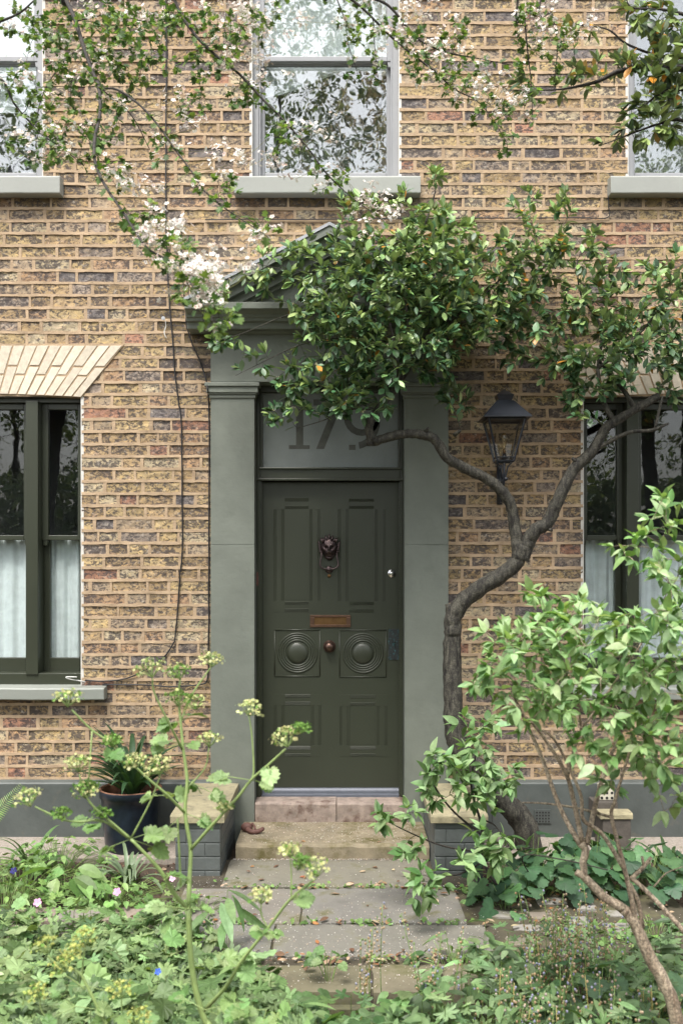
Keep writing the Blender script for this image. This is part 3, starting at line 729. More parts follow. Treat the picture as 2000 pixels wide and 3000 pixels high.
tag(cs.build('concrete_strip', M['concrete'], None), kind='structure')
# ground: one sheet, level with a drop in front of the path
xs = np.unique(np.concatenate([np.linspace(-40, -4, 10), np.linspace(-4, 4, 81), np.linspace(4, 40, 10)]))
ds_ = np.unique(np.concatenate([[-6, -3, 0], np.linspace(0, 5, 61), np.linspace(5, 60, 14)]))
V = []
for x in xs:
    for d in ds_:
        z = -.085 if d < 2.18 else (-.30 if d > 2.26 else -.19)
        if abs(x) > .75: z = -.085-.12*min(1, max(0, (d-1.8)/1.2))
        if abs(x) < 4 and 0 < d < 5: z += random.uniform(-.012, .012)
        V.append((x, -d, z))
nd = len(ds_)
g = MB(); g.add(V, [(i*nd+j+1, (i+1)*nd+j+1, (i+1)*nd+j, i*nd+j) for i in range(len(xs)-1) for j in range(nd-1)])
tag(g.build('ground', M['soil'], None), kind='structure')

# ------------------------------------------------------------------ leaf templates (x across, y along 0..1, z up)
def t_leaf(w=.42, fold=.10, curl=-.18, peak=.5, n=5):
    V = []; F = []
    for i in range(n+1):
        t = i/n; u = t**(math.log(.5)/math.log(peak)); h = w/2*math.sin(math.pi*min(max(u, .02), .985))**.85
        z = curl*t*t
        V += [(-h, t, z+fold*h*2), (0, t, z), (h, t, z+fold*h*2)]
    for i in range(n):
        a = i*3; F += [(a, a+1, a+4, a+3), (a+1, a+2, a+5, a+4)]
    return arr(V), F
def t_fan(half, c=(0, .45), cup=.15, curl=-.12, wave=0.0):
    pts = half + [(-x, y) for x, y in half[::-1] if x > 1e-6]
    V = [(c[0], c[1], curl*c[1]**2)]
    for i, (x, y) in enumerate(pts): V.append((x, y, cup*abs(x)+curl*y*y+wave*math.sin(i*2.4)))
    n = len(pts); return arr(V), [(0, 1+i, 1+(i+1) % n) for i in range(n)]
T_COT = t_leaf(.46, .09, -.10, .55)
T_OVATE = t_leaf(.50, .14, -.22, .40, 6)
T_LANCE = t_leaf(.24, .10, -.25, .45, 5)
T_HAW = t_fan([(0, 0), (.05, .16), (.34, .20), (.42, .34), (.20, .42), (.46, .62), (.30, .70), (.34, .86), (.14, .80), (.10, 1.0), (0, .96)], (0, .42), .22, -.1)
T_HAW2 = t_fan([(0, 0), (.05, .2), (.38, .30), (.44, .48), (.2, .50), (.30, .82), (.12, .80), (.04, 1.0), (0, .98)], (0, .45), -.18, .1)
T_ALEX = t_fan([(0, 0), (.10, .05), (.30, .06), (.46, .18), (.42, .30), (.52, .42), (.40, .52), (.46, .66), (.30, .72), (.30, .86), (.14, .86), (.08, 1.0), (0, .96)], (0, .42), .16, -.25, .03)
def palm(lobes, depth, teeth, r0=.5, cup=.12, curl=-.18):
    V = [(0, .46, .0)]; n = lobes*teeth*2; F = []
    for i in range(n+1):
        a = math.radians(-150+300*i/n); l = abs(math.cos(a/math.radians(300)*math.pi*lobes + (0 if lobes % 2 else math.pi/2)))
        r = r0*(1-depth+depth*l)*(1+(.07 if i % 2 else -.05)); r *= 1.08-.18*abs(a)/2.6
        x, y = r*math.sin(a), .46+r*math.cos(a); V.append((x, y, cup*r*r*4*(.3+l*.3)+curl*y*y))
    V.append((0, .34, 0)); F = [(0, 1+i, 2+i) for i in range(n+1)] + [(0, n+2, 1)]
    return arr(V), F
T_GER = palm(5, .62, 4); T_GER2 = palm(7, .55, 3); T_ANEM = palm(3, .30, 5, .52, .06, -.28); T_ROUND = palm(5, .10, 4, .5, .1, -.2)
def t_flower(n=5, r=.5, w=.42, cup=.15):
    V = []; F = []
    for i in range(n):
        a = 2*math.pi*i/n; d = arr((math.cos(a), math.sin(a))); p = arr((-d[1], d[0])); b = len(V)
        for (u, v_, z) in ((.04, 0, 0), (.6, .5, cup*.5), (1, .28, cup), (1, -.28, cup), (.6, -.5, cup*.5)):
            q = d*u*r+p*v_*w; V.append((q[0], q[1], z*r))
        F.append((b, b+4, b+3, b+2, b+1))
    return arr(V), F
T_FLW = t_flower(); T_QL = (arr([(0, 0, 0), (.28, .45, .06), (0, 1, -.1), (-.28, .45, .06)]), [(0, 1, 2, 3)]); T_SPECK = (arr([(-.5, -.4, 0), (.5, -.5, 0), (.4, .5, .1), (-.4, .4, 0)]), [(0, 1, 2, 3)])

def rv3(n, s=1.0): return RNG.normal(0, s, (n, 3))
def vary(c, n, v=.15, h=.06):
    k = np.exp(RNG.normal(0, v, (n, 1))); return np.clip(arr(c)[None]*k*(1+RNG.normal(0, h, (n, 3))), 0, 1)
def mixcols(cs, wts, n, v=.15, h=.05):
    idx = RNG.choice(len(cs), n, p=arr(wts)/sum(wts)); return np.clip(arr(cs)[idx]*np.exp(RNG.normal(0, v, (n, 1)))*(1+RNG.normal(0, h, (n, 3))), 0, 1)
def smooth(pts, k=4):
    """Catmull-Rom through the points"""
    p = arr(pts); q = [2*p[0]-p[1]] + list(p) + [2*p[-1]-p[-2]]; out = []
    for i in range(1, len(q)-2):
        for j in range(k):
            t = j/k; a, b, c, d = q[i-1], q[i], q[i+1], q[i+2]
            out.append(.5*((2*b)+(-a+c)*t+(2*a-5*b+4*c-d)*t*t+(-a+3*b-3*c+d)*t**3))
    out.append(p[-1]); return arr(out)
def img(pts, d0, d1=None):
    """photo polyline -> points, distance from the wall running d0..d1"""
    n = len(pts); d1 = d0 if d1 is None else d1
    return [P(x, y, d0+(d1-d0)*i/max(1, n-1)) for i, (x, y) in enumerate(pts)]
class Grow:
    def __init__(s): s.nodes = []; s.rad = []; s.paths = []
    def limb(s, pts, r0, r1, k=5, wob=0, pw=1.0):
        p = smooth(pts, k)
        if wob: p[1:-1] += RNG.normal(0, wob, (len(p)-2, 3))
        r = [r0+(r1-r0)*(i/(len(p)-1))**pw for i in range(len(p))]
        s.paths.append((p, r)); s.nodes += list(p); s.rad += r; return p
    def grow(s, targets, rmin=.0009, bend=.12, lift=.0, minn=4, rk=.55, far=.02):
        """join every target to the nearest part of the plant with a curved twig"""
        twigs = []; root = arr(s.nodes[0]); targets = sorted(targets, key=lambda t: min(np.linalg.norm(arr(s.nodes)-arr(t), axis=1)))
        nodes = arr(s.nodes)
        for t in targets:
            t = arr(t); dd = np.linalg.norm(nodes-t, axis=1); i = int(np.argmin(dd)); L = dd[i]
            if L < far: continue
            a = nodes[i]; m = (a+t)/2 + RNG.normal(0, bend*L, 3)+arr((0, 0, lift*L)); n = max(minn, int(L/.035))
            u = np.linspace(0, 1, n+1)[:, None]; p = a*(1-u)**2+m*2*u*(1-u)+t*u*u
            p[1:-1] += RNG.normal(0, .012*L, (n-1, 3))
            r0 = max(rmin, min(s.rad[i]*.8, rmin+L*.006)); r = list(np.linspace(r0, rmin, n+1))
            s.paths.append((p, r)); twigs.append(p); nodes = np.vstack([nodes, p[1:]]); s.nodes += list(p[1:]); s.rad += r[1:]
        return twigs
    def wood(s, name, m, parent, thick=.006, colf=None, rough=.0):
        mb = MB()
        for p, r in s.paths:
            n = 12 if r[0] > .02 else (7 if r[0] > thick else 4)
            mb.tube(p, r, n, (1, 1, 1) if colf is None else colf(p[0]), rough=rough if r[0] > .02 else 0)
        return mb.build(name, m, parent, smooth=True)
def along(p, step, t0=0.0):
    """points and tangents every step metres"""
    seg = np.linalg.norm(np.diff(p, axis=0), axis=1); cum = np.concatenate([[0], np.cumsum(seg)]); L = cum[-1]
    s_ = np.arange(L, L*t0, -step)[::-1]
    if len(s_) == 0: return np.zeros((0, 3)), np.zeros((0, 3))
    q = np.stack([np.interp(s_, cum, p[:, i]) for i in range(3)], 1); q2 = np.stack([np.interp(np.minimum(s_+.01, L), cum, p[:, i]) for i in range(3)], 1)
    q1 = np.stack([np.interp(np.maximum(s_-.01, 0), cum, p[:, i]) for i in range(3)], 1)
    return q, unit(q2-q1)
def leafset(twigs, step, t0, out=.8, up=.3, droop=0.0, opp=False, tip=0, jit=.35):
    """positions, directions, normals of leaves set along the twigs"""
    A, B, Nn = [], [], []
    for p in twigs:
        q, t = along(p, step, t0)
        if len(q) == 0: continue
        n = len(q); ph = np.arange(n)*2.4+random.uniform(0, 6)
        a = np.cross(t, arr((0, 0, 1.0))+RNG.normal(0, .1, (n, 3))); a = unit(a); b = np.cross(a, t)
        for sg in ((1, -1) if opp else (1,)):
            sd_ = (a*np.cos(ph)[:, None]+b*np.sin(ph)[:, None])*sg
            A.append(q); B.append(t*.55+sd_*out+arr((0, 0, up-droop))+RNG.normal(0, jit*.6, (n, 3))); Nn.append(arr((0, -.35, 1.0))+b*.4+RNG.normal(0, jit, (n, 3)))
        if tip:
            e = np.repeat(p[-1][None], tip, 0); A.append(e); B.append(unit(p[-1]-p[-2])[None]*.9+RNG.normal(0, .45, (tip, 3))+arr((0, 0, up-droop))); Nn.append(arr((0, -.3, 1.))+RNG.normal(0, jit, (tip, 3)))
    return np.concatenate(A), np.concatenate(B), np.concatenate(Nn)
def blobs(bl, f=1.0):
    T = []
    for cx, cy, rx, ry, d0, d1, n in bl:
        for _ in range(int(n*f)):
            a, r = random.uniform(0, 2*math.pi), math.sqrt(random.random()); T.append(P(cx+rx*r*math.cos(a), cy+ry*r*math.sin(a), random.uniform(d0, d1)))
    return T

# ------------------------------------------------------------------ the leaning evergreen tree by the door
tr = thing('cotoneaster_tree', (P(1545, 2480, .30).x, -.30, -.09), "leaning evergreen tree with a forked grey trunk and dense glossy crown over the front door", 'tree')
G = Grow()
base = P(1560, 2500, .30); base.z = -.12
G.limb([base, P(1530, 2410, .32), P(1470, 2340, .34), P(1400, 2260, .34), P(1345, 2190, .34), P(1328, 2110, .34), P(1325, 2000, .33), P(1324, 1900, .32), P(1326, 1830, .32)], .078, .048, 6, .0018, .7)
G.limb([P(1326, 1860, .32), P(1328, 1810, .32), P(1352, 1768, .33), P(1405, 1722, .35), P(1460, 1690, .36), P(1510, 1650, .37), P(1535, 1600, .38)], .050, .045, 6, .0014)
G.limb([P(1330, 1830, .32), P(1322, 1800, .31), P(1318, 1770, .30)], .038, .030, 3)
G.limb([P(1528, 1640, .37), P(1545, 1590, .38), P(1572, 1550, .40), P(1604, 1530, .40), P(1640, 1450, .42), P(1680, 1375, .43), P(1735, 1320, .44), P(1770, 1260, .45), P(1800, 1235, .46), P(1860, 1200, .47), P(1930, 1160, .48)], .044, .021, 6, .0014)
G.limb([P(1740, 1320, .44), P(1800, 1285, .47), P(1850, 1265, .5), P(1910, 1260, .52), P(1958, 1240, .54)], .014, .008, 5)
G.limb([P(1918, 1258, .52), P(1928, 1210, .52), P(1940, 1160, .5)], .009, .007, 4)
G.limb([P(1800, 1235, .46), P(1775, 1195, .44), P(1760, 1150, .42), P(1750, 1080, .40)], .018, .010, 5)
G.limb([P(1860, 1200, .47), P(1830, 1150, .42), P(1790, 1100, .38), P(1740, 1040, .36)], .016, .008, 5)
G.limb([P(1518, 1625, .37), P(1512, 1570, .36), P(1500, 1500, .36), P(1480, 1450, .38), P(1430, 1405, .40), P(1370, 1375, .42), P(1310, 1340, .44), P(1275, 1290, .46), P(1230, 1272, .47), P(1160, 1274, .48), P(1090, 1296, .50)], .035, .024, 6, .0014)
G.limb([P(1090, 1295, .50), P(1072, 1296, .50)], .023, .020, 2)
G.limb([P(1088, 1292, .50), P(1080, 1245, .50), P(1105, 1200, .49), P(1150, 1150, .48), P(1195, 1080, .46), P(1235, 1010, .44), P(1280, 930, .42)], .024, .010, 6, .0008)
G.limb([P(1150, 1150, .48), P(1160, 1080, .5), P(1150, 980, .5), P(1130, 900, .5)], .013, .006, 5)
G.limb([P(1195, 1080, .46), P(1205, 1000, .42), P(1190, 900, .40), P(1205, 780, .38), P(1250, 640, .36), P(1275, 560, .36)], .011, .004, 5)
G.limb([P(1235, 1010, .44), P(1330, 930, .42), P(1420, 860, .42), P(1500, 780, .42), P(1560, 700, .42)], .010, .004, 5)
G.limb([P(1105, 1200, .49), P(1020, 1200, .5), P(950, 1230, .52), P(870, 1255, .52)], .006, .002, 5)
G.limb([P(1130, 900, .5), P(1040, 820, .52), P(940, 800, .52), P(840, 790, .5), P(740, 770, .45)], .006, .002, 5)
G.limb([P(1140, 960, .5), P(1030, 900, .56), P(930, 900, .56), P(820, 930, .5), P(700, 980, .45), P(585, 1008, .42)], .006, .0016, 5)
G.limb([P(1130, 1000, .5), P(1000, 990, .56), P(880, 1010, .52), P(770, 1060, .5), P(690, 1100, .48)], .005, .0016, 5)
G.limb([P(1750, 1080, .40), P(1760, 960, .36), P(1700, 860, .34), P(1690, 760, .34)], .010, .003, 5)
G.limb([P(1750, 1080, .40), P(1850, 1000, .40), P(1920, 920, .40), P(1960, 860, .4)], .010, .003, 5)
for (x, y, d, ex, ey) in ((1245, 1268, .47, 8, -14), (1415, 1388, .4, -22, 10), (1690, 1360, .43, -14, -18), (1860, 1200, .46, 12, -22), (1330, 1275, .46, 18, -14), (1600, 1545, .40, 16, 10)):
    G.limb([P(x, y, d), P(x+ex, y+ey, d+.03)], .013, .009, 2)
BL = [(1150, 760, 130, 90, .15, .75, 26), (1100, 860, 190, 110, .25, .85, 52), (960, 860, 150, 90, .35, .7, 20), (1000, 1010, 130, 110, .35, .75, 34), (1150, 1000, 170, 120, .25, .85, 48),
      (930, 1170, 90, 60, .45, .62, 12), (1060, 1150, 110, 70, .4, .75, 20), (860, 1120, 60, 60, .42, .6, 7), (830, 1215, 60, 30, .45, .58, 5),
      (820, 790, 110, 60, .35, .5, 8), (720, 830, 90, 50, .38, .5, 4), (940, 730, 100, 45, .36, .6, 7), (740, 1060, 60, 40, .42, .52, 3), (660, 1000, 70, 14, .4, .48, 4),
      (1290, 680, 110, 80, .15, .6, 24), (1270, 800, 130, 120, .2, .8, 42), (1330, 930, 120, 90, .2, .75, 32), (1290, 1060, 60, 60, .3, .6, 9), (1330, 1160, 50, 45, .3, .5, 6),
      (1440, 800, 130, 120, .15, .6, 38), (1440, 940, 110, 70, .2, .6, 22), (1480, 1030, 70, 40, .25, .45, 5), (1560, 740, 90, 90, .15, .5, 16), (1570, 900, 100, 90, .2, .55, 20),
      (1650, 660, 40, 110, .3, .5, 10), (1700, 800, 110, 130, .15, .55, 26), (1680, 960, 120, 100, .2, .6, 26), (1640, 1080, 70, 70, .3, .55, 10), (1770, 1060, 120, 100, .2, .65, 32),
      (1700, 1180, 60, 50, .35, .55, 7), (1880, 1010, 120, 120, .2, .7, 40), (1850, 860, 110, 100, .2, .5, 20), (1960, 1110, 60, 70, .3, .6, 12), (1960, 820, 50, 90, .25, .5, 9),
      (1270, 560, 30, 60, .3, .42, 4), (1530, 600, 40, 60, .3, .45, 4), (1160, 590, 60, 50, .3, .5, 5), (1040, 620, 60, 50, .3, .5, 5), (1060, 720, 90, 50, .25, .6, 12), (1990, 950, 60, 120, .3, .6, 12),
      (2080, 1000, 90, 200, .3, .7, 24)]
BL = [(a, b, c, e, f, g, n*(.72 if a > 1480 else 1)) for a, b, c, e, f, g, n in BL]
tw = G.grow(blobs(BL, 2.1), .0012, .13, .10)
G.wood('trunk', M['bark'], tr, rough=.11)
pos, dr, nr = leafset(tw, .021, .12, .75, .15, .1, tip=7)
n = len(pos); zz = pos[:, 2]
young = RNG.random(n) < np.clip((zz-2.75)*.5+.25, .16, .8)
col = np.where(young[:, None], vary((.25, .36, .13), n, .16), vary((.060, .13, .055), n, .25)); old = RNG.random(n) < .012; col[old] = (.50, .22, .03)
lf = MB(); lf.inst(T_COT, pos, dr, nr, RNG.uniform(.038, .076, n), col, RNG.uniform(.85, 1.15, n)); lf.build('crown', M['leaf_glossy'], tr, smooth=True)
bd = MB()
for p in tw[::5]:
    e = p[-1]
    for q in range(7): bd.ball(e+RNG.normal(0, .008, 3)+arr((0, 0, .008)), .0028, 5, 4, (.40, .38, .22))
bd.build('flower_buds', M['stem'], tr)

# ------------------------------------------------------------------ hawthorn over the top left, hanging in front of the house
hw_ = thing('hawthorn_tree', (-2.75, -2.6, -.1), "hawthorn with drooping twigs, lobed leaves and pinkish white blossom across the top of the photo", 'tree')
G = Grow()
G.limb([(-2.75, -2.6, -.15), (-2.72, -2.6, 1.2), (-2.6, -2.55, 2.6), (-2.3, -2.4, 3.8), (-1.9, -2.2, 4.6)], .12, .06, 6, .004)
top1 = P(160, -120, 1.9)
G.limb([(-1.9, -2.2, 4.6), (-1.6, -2.0, 4.5), top1, P(191, 10, 1.9)], .05, .016, 5)
G.limb(img([(185, -20), (220, 57), (242, 128), (274, 217), (290, 255), (293, 332), (277, 408), (281, 485), (319, 561), (364, 625), (395, 676), (440, 733), (523, 778), (570, 850), (610, 930)], 1.9, 3.3), .009, .0018, 4)
G.limb(img([(290, 258), (345, 262), (415, 312), (470, 375), (515, 440), (560, 500), (600, 560), (660, 610), (720, 650), (780, 690)], 2.1, 2.9), .005, .0013, 4)
G.limb([(-1.9, -2.2, 4.6), (-1.5, -2.1, 5.6), (-.6, -2.0, 6.5), (0.4, -1.9, 6.6), (1.2, -1.8, 6.4), (1.8, -1.7, 6.1)], .05, .02, 6)
G.limb([(-1.3, -2.1, 5.9)]+img([(400, -400), (505, -20), (560, 85), (620, 150), (700, 215), (770, 290), (830, 350), (900, 430), (950, 500), (1010, 560), (1060, 600), (1130, 650)], 1.9, 2.2), .008, .0014, 4)
G.limb([(-1.4, -2.05, 5.7)]+img([(820, -120), (1000, -20), (1064, 25), (1140, 102), (1210, 160), (1268, 204), (1332, 261), (1395, 293), (1440, 344), (1485, 420)], 1.8, 1.8), .007, .0013, 4)
G.limb(img([(1000, -20), (1110, 0), (1160, 38), (1217, 108), (1300, 150), (1400, 170), (1500, 190)], 1.8, 1.7), .007, .0016, 4)
G.limb([(1.1, -1.8, 6.42)]+img([(1525, -80), (1535, 40), (1545, 150), (1555, 240), (1560, 355)], 1.7, 1.7), .006, .0014, 4)
G.limb([(1.4, -1.78, 6.3)]+img([(1600, -100), (1618, 40), (1632, 130), (1622, 240)], 1.7, 1.7), .005, .0014, 4)
G.limb(img([(975, -60), (985, -10), (1010, 60), (1020, 130), (1048, 215)], 1.8, 1.8), .004, .0013, 4)
G.limb(img([(1050, 15), (1090, 50), (1097, 130), (1108, 245)], 1.7, 1.7), .004, .0013, 4)
G.limb([(-2.0, -2.2, 4.5)]+img([(-120, 150), (0, 225), (40, 300), (90, 360), (130, 400), (180, 430), (245, 485)], 2.1, 2.2), .006, .0015, 4)
G.limb([(-1.9, -2.2, 4.6)]+img([(-100, 100), (0, 62), (60, 35), (110, -10)], 2.0, 2.0), .008, .003, 4)
G.limb(img([(225, 60), (330, 40), (430, 60), (520, 20)], 1.9, 1.9), .004, .0015, 4)
G.limb(img([(240, 130), (170, 200), (120, 290), (105, 400), (115, 480)], 1.9, 2.0), .004, .0015, 4)
G.limb(img([(290, 255), (380, 330), (430, 420), (440, 440)], 2.0, 2.0), .003, .0013, 4)
HB = [(110, 60, 110, 70, 1.8, 2.2, 22), (270, 90, 120, 90, 1.7, 2.2, 34), (420, 70, 110, 70, 1.7, 2.1, 22), (180, 200, 120, 90, 1.8, 2.2, 24), (350, 200, 90, 80, 1.8, 2.2, 20), (560, 60, 90, 60, 1.7, 2.1, 15),
      (90, 430, 90, 60, 2.0, 2.3, 10), (210, 420, 90, 60, 2.0, 2.3, 14), (300, 350, 70, 80, 2.0, 2.3, 10), (150, 300, 70, 60, 1.9, 2.2, 10), (440, 190, 60, 60, 1.9, 2.1, 7), (600, 180, 90, 60, 1.8, 2.1, 14), (690, 100, 80, 70, 1.8, 2.1, 11),
      (730, 270, 60, 60, 1.8, 2.0, 8), (560, 300, 60, 50, 1.8, 2.0, 6), (850, 400, 60, 50, 1.9, 2.1, 7), (960, 520, 60, 40, 2.0, 2.2, 6), (780, 40, 60, 60, 1.7, 2.0, 7), (900, 120, 60, 60, 1.7, 1.9, 0),
      (340, 500, 60, 60, 2.3, 2.6, 6), (420, 640, 60, 50, 2.6, 2.9, 8), (500, 740, 70, 50, 2.9, 3.2, 10), (590, 850, 70, 70, 3.0, 3.4, 14), (640, 930, 60, 40, 3.2, 3.4, 7), (480, 430, 50, 50, 2.2, 2.5, 4), (640, 560, 60, 40, 2.6, 2.8, 5),
      (760, 660, 50, 40, 2.7, 2.9, 4), (1130, 100, 90, 60, 1.7, 1.9, 12), (1050, 50, 60, 50, 1.7, 1.9, 6), (1250, 180, 80, 50, 1.7, 1.9, 14), (1330, 250, 60, 50, 1.7, 1.9, 10), (1430, 330, 60, 50, 1.7, 1.9, 9), (1480, 400, 30, 50, 1.7, 1.8, 4),
      (1540, 150, 35, 150, 1.65, 1.8, 16), (1630, 140, 35, 110, 1.65, 1.8, 12), (1560, 310, 30, 60, 1.65, 1.8, 5), (1300, 90, 90, 40, 1.65, 1.8, 8), (1030, 170, 25, 60, 1.75, 1.85, 4), (1105, 200, 20, 60, 1.7, 1.8, 4), (1400, 180, 60, 30, 1.7, 1.8, 5),
      (20, 240, 50, 40, 2., 2.2, 5), (900, 250, 0, 0, 1.8, 1.8, 0)]
tw = G.grow(blobs(HB, 1.9), .0010, .15, -.05, far=.03)
G.wood('branches', M['darkbark'], hw_)
pos, dr, nr = leafset(tw, .024, .1, .8, 0, .35, tip=3, jit=.5)
n = len(pos); col = np.where((RNG.random(n) < .5)[:, None], vary((.165, .25, .07), n, .18), vary((.068, .13, .038), n, .22)); hh = RNG.random(n) < .5
sz = RNG.uniform(.020, .037, n)
lf = MB(); lf.inst(T_HAW, pos[hh], dr[hh], nr[hh], sz[hh], col[hh]); lf.inst(T_HAW2, pos[~hh], dr[~hh], nr[~hh], sz[~hh], col[~hh])
# leaves also sit on the drawn limbs
lim = [p for p, r in G.paths[2:20] if len(p) > 8]
p2, d2, n2 = leafset(lim, .03, .25, .9, 0, .2, jit=.5); k = len(p2); vis = (p2[:, 2] < 9); p2, d2, n2 = p2[vis], d2[vis], n2[vis]; k = len(p2)
lf.inst(T_HAW, p2, d2, n2, RNG.uniform(.024, .040, k), vary((.09, .16, .035), k, .25)); lf.build('leaves', M['leaf'], hw_)
# blossom: corymbs of small five-petalled flowers
cl = [p[-1] for p in tw if random.random() < .36]
blp = [((470, 690), 3.0, 9), ((560, 800), 3.1, 16), ((600, 860), 3.2, 10), ((640, 780), 3.0, 8), ((500, 660), 2.8, 8), ((800, 500), 2.0, 6), ((1060, 590), 2.1, 7), ((1110, 630), 2.2, 7), ((740, 690), 2.9, 4), ((640, 470), 2.5, 5), ((530, 330), 2.3, 5), ((350, 510), 2.5, 6), ((430, 560), 2.6, 5),
       ((1180, 100), 1.8, 8), ((1300, 170), 1.8, 9), ((1400, 240), 1.8, 9), ((1470, 300), 1.8, 7), ((1540, 330), 1.7, 5), ((1590, 60), 1.7, 8), ((1640, 90), 1.7, 6), ((740, 150), 1.9, 9), ((690, 60), 1.9, 8), ((930, 420), 2.0, 5), ((760, 200), 1.9, 6), ((720, 20), 1.8, 8), ((1240, 60), 1.7, 7), ((880, 60), 1.8, 4), ((50, 260), 2.1, 3), ((110, 440), 2.1, 5), ((240, 420), 2.1, 4)]
for (xy, d, k) in blp:
    for _ in range(int(k*1.5)): cl.append(arr(P(xy[0]+random.gauss(0, 36), xy[1]+random.gauss(0, 30), d+random.gauss(0, .08))))
FP, FN, FS = [], [], []; stm = MB()
nodes = arr(G.nodes)
for c in cl:
    if c[2] > 4.7: continue
    i = int(np.argmin(np.linalg.norm(nodes-c, axis=1))); a = nodes[i]
    if np.linalg.norm(a-c) > .02: stm.tube([a, (a+c)/2+RNG.normal(0, .004, 3), c], .0008, 3, (.25, .25, .10), cap=False)
    m = random.randint(6, 11); o = RNG.normal(0, 1, (m, 3))*arr((.016, .016, .008))+arr((0, -.004, .014))
    for q in o: FP.append(c+q); FN.append(unit(q*arr((1, 1, .5))+arr((0, -.25, .9))*.03+RNG.normal(0, .006, 3)))
    stm.tube([c, c+o[0]], .0006, 3, (.3, .3, .12), cap=False)
FP, FN = arr(FP), arr(FN); k = len(FP); fl_ = MB(); dd = RNG.normal(0, 1, (k, 3))
fl_.inst(T_FLW, FP, dd, FN, RNG.uniform(.012, .0195, k), mixcols([(.76, .72, .66), (.68, .57, .51), (.80, .78, .73)], [5, 3, 4], k, .05, .02))
fl_.F += [f+fl_.n for f in stm.F]; fl_.V += stm.V; fl_.K += stm.K; fl_.n += stm.n; fl_.build('blossom', M['petal'], hw_)
ct = MB(); ct.inst(T_FLW, FP+FN*.0012, dd, FN, .0045, vary((.36, .15, .12), k, .3)); ct.build('blossom_centres', M['petal'], hw_)


# ------------------------------------------------------------------ evergreen at the top right
ev = thing('evergreen_tree', (2.55, -1.6, -.1), "evergreen tree with oval leaves and a few orange old ones at the upper right edge", 'tree')
G = Grow()
G.limb([(2.55, -1.6, -.15), (2.5, -1.6, 1.5), (2.42, -1.6, 3.0), (2.3, -1.55, 4.2)], .07, .04, 5, .003)
G.limb([(2.4, -1.6, 3.2)]+img([(2150, 240), (2000, 200), (1880, 200), (1810, 208), (1755, 235), (1700, 250), (1620, 262), (1480, 262)], 1.5, 1.4), .02, .0018, 5)
G.limb([(2.42, -1.6, 3.1)]+img([(2150, 350), (2000, 262), (1930, 275), (1880, 310), (1800, 330)], 1.5, 1.5), .012, .0018, 5)
G.limb([(2.42, -1.6, 3.0)]+img([(2150, 420), (2000, 352), (1930, 362), (1850, 390), (1760, 425)], 1.5, 1.5), .012, .0018, 5)
G.limb([(2.35, -1.6, 3.6)]+img([(2150, 90), (2000, 40), (1930, 25), (1850, 20), (1830, -20)], 1.5, 1.5), .012, .0018, 5)
G.limb([(2.35, -1.6, 3.5)]+img([(2100, 180), (1960, 170), (1840, 130), (1780, 85), (1700, 72), (1640, 60)], 1.4, 1.35), .009, .0014, 5)
EB = [(1930, 40, 80, 50, 1.3, 1.6, 13), (1960, 110, 60, 60, 1.3, 1.6, 13), (1900, 170, 80, 40, 1.3, 1.6, 12), (1960, 230, 50, 60, 1.3, 1.6, 14), (1800, 190, 60, 30, 1.35, 1.5, 5), (1720, 230, 60, 30, 1.3, 1.5, 6), (1560, 260, 90, 25, 1.3, 1.45, 5), (1480, 240, 50, 25, 1.3, 1.45, 2),
      (1930, 300, 60, 40, 1.4, 1.6, 11), (1870, 320, 50, 30, 1.4, 1.6, 7), (1960, 380, 50, 30, 1.4, 1.6, 9), (1860, 390, 60, 20, 1.4, 1.6, 5), (1780, 415, 40, 15, 1.4, 1.55, 3), (1720, 70, 60, 25, 1.3, 1.5, 3), (1850, 20, 40, 30, 1.35, 1.5, 5), (2080, 200, 70, 200, 1.3, 1.7, 26), (1660, 190, 30, 30, 1.3, 1.5, 1)]
tw = G.grow(blobs(EB, 1.6), .0013, .12, .05, far=.03)
G.wood('branches', M['darkbark'], ev)
pos, dr, nr = leafset(tw, .028, .25, .7, .25, .25, tip=5, jit=.4); n = len(pos)
col = np.where((RNG.random(n) < .55)[:, None], vary((.17, .24, .07), n, .16), vary((.05, .085, .035), n, .22)); old = RNG.random(n) < .05; col[old] = (.60, .26, .03)
lf = MB(); lf.inst(T_COT, pos, dr, nr, RNG.uniform(.045, .075, n), col, RNG.uniform(.9, 1.15, n)); lf.build('crown', M['leaf_glossy'], ev, smooth=True)

# ------------------------------------------------------------------ shrub with pale stems, right foreground
sh = thing('shrub', (P(2010, 3000, 3.0).x, -3.0, -.3), "shrub with tan peeling stems and soft light green leaves at the lower right", 'shrub')
G = Grow(); d = 3.0
G.limb([(P(2020, 3000, 3).x+.05, -3.0, -.32)]+img([(1982, 3000), (1944, 2880), (1893, 2784), (1874, 2740), (1842, 2682), (1823, 2663)], d), 0.0225, 0.0158, 4, .001)
G.limb(img([(1823, 2663), (1765, 2625), (1708, 2568), (1686, 2555)], d), 0.0158, 0.0105, 4, .001)
G.limb(img([(1712, 2570), (1708, 2530), (1714, 2491), (1700, 2470)], d), 0.0105, 0.0128, 3, .001)
G.limb(img([(1697, 2475), (1638, 2363), (1587, 2223), (1536, 2108), (1497, 2025)], d, 2.9), 0.0083, 0.0037, 5)
G.limb(img([(1705, 2470), (1676, 2332), (1657, 2268), (1612, 2191), (1555, 2115), (1500, 2080)], d, 3.1), 0.0083, 0.0030, 5)
G.limb(img([(1660, 2280), (1680, 2200), (1700, 2140), (1690, 2040)], 3.0, 3.1), 0.0053, 0.0023, 5)
G.limb(img([(1718, 2475), (1752, 2325), (1790, 2210), (1848, 2083), (1900, 1960)], d, 2.9), 0.0090, 0.0030, 5)
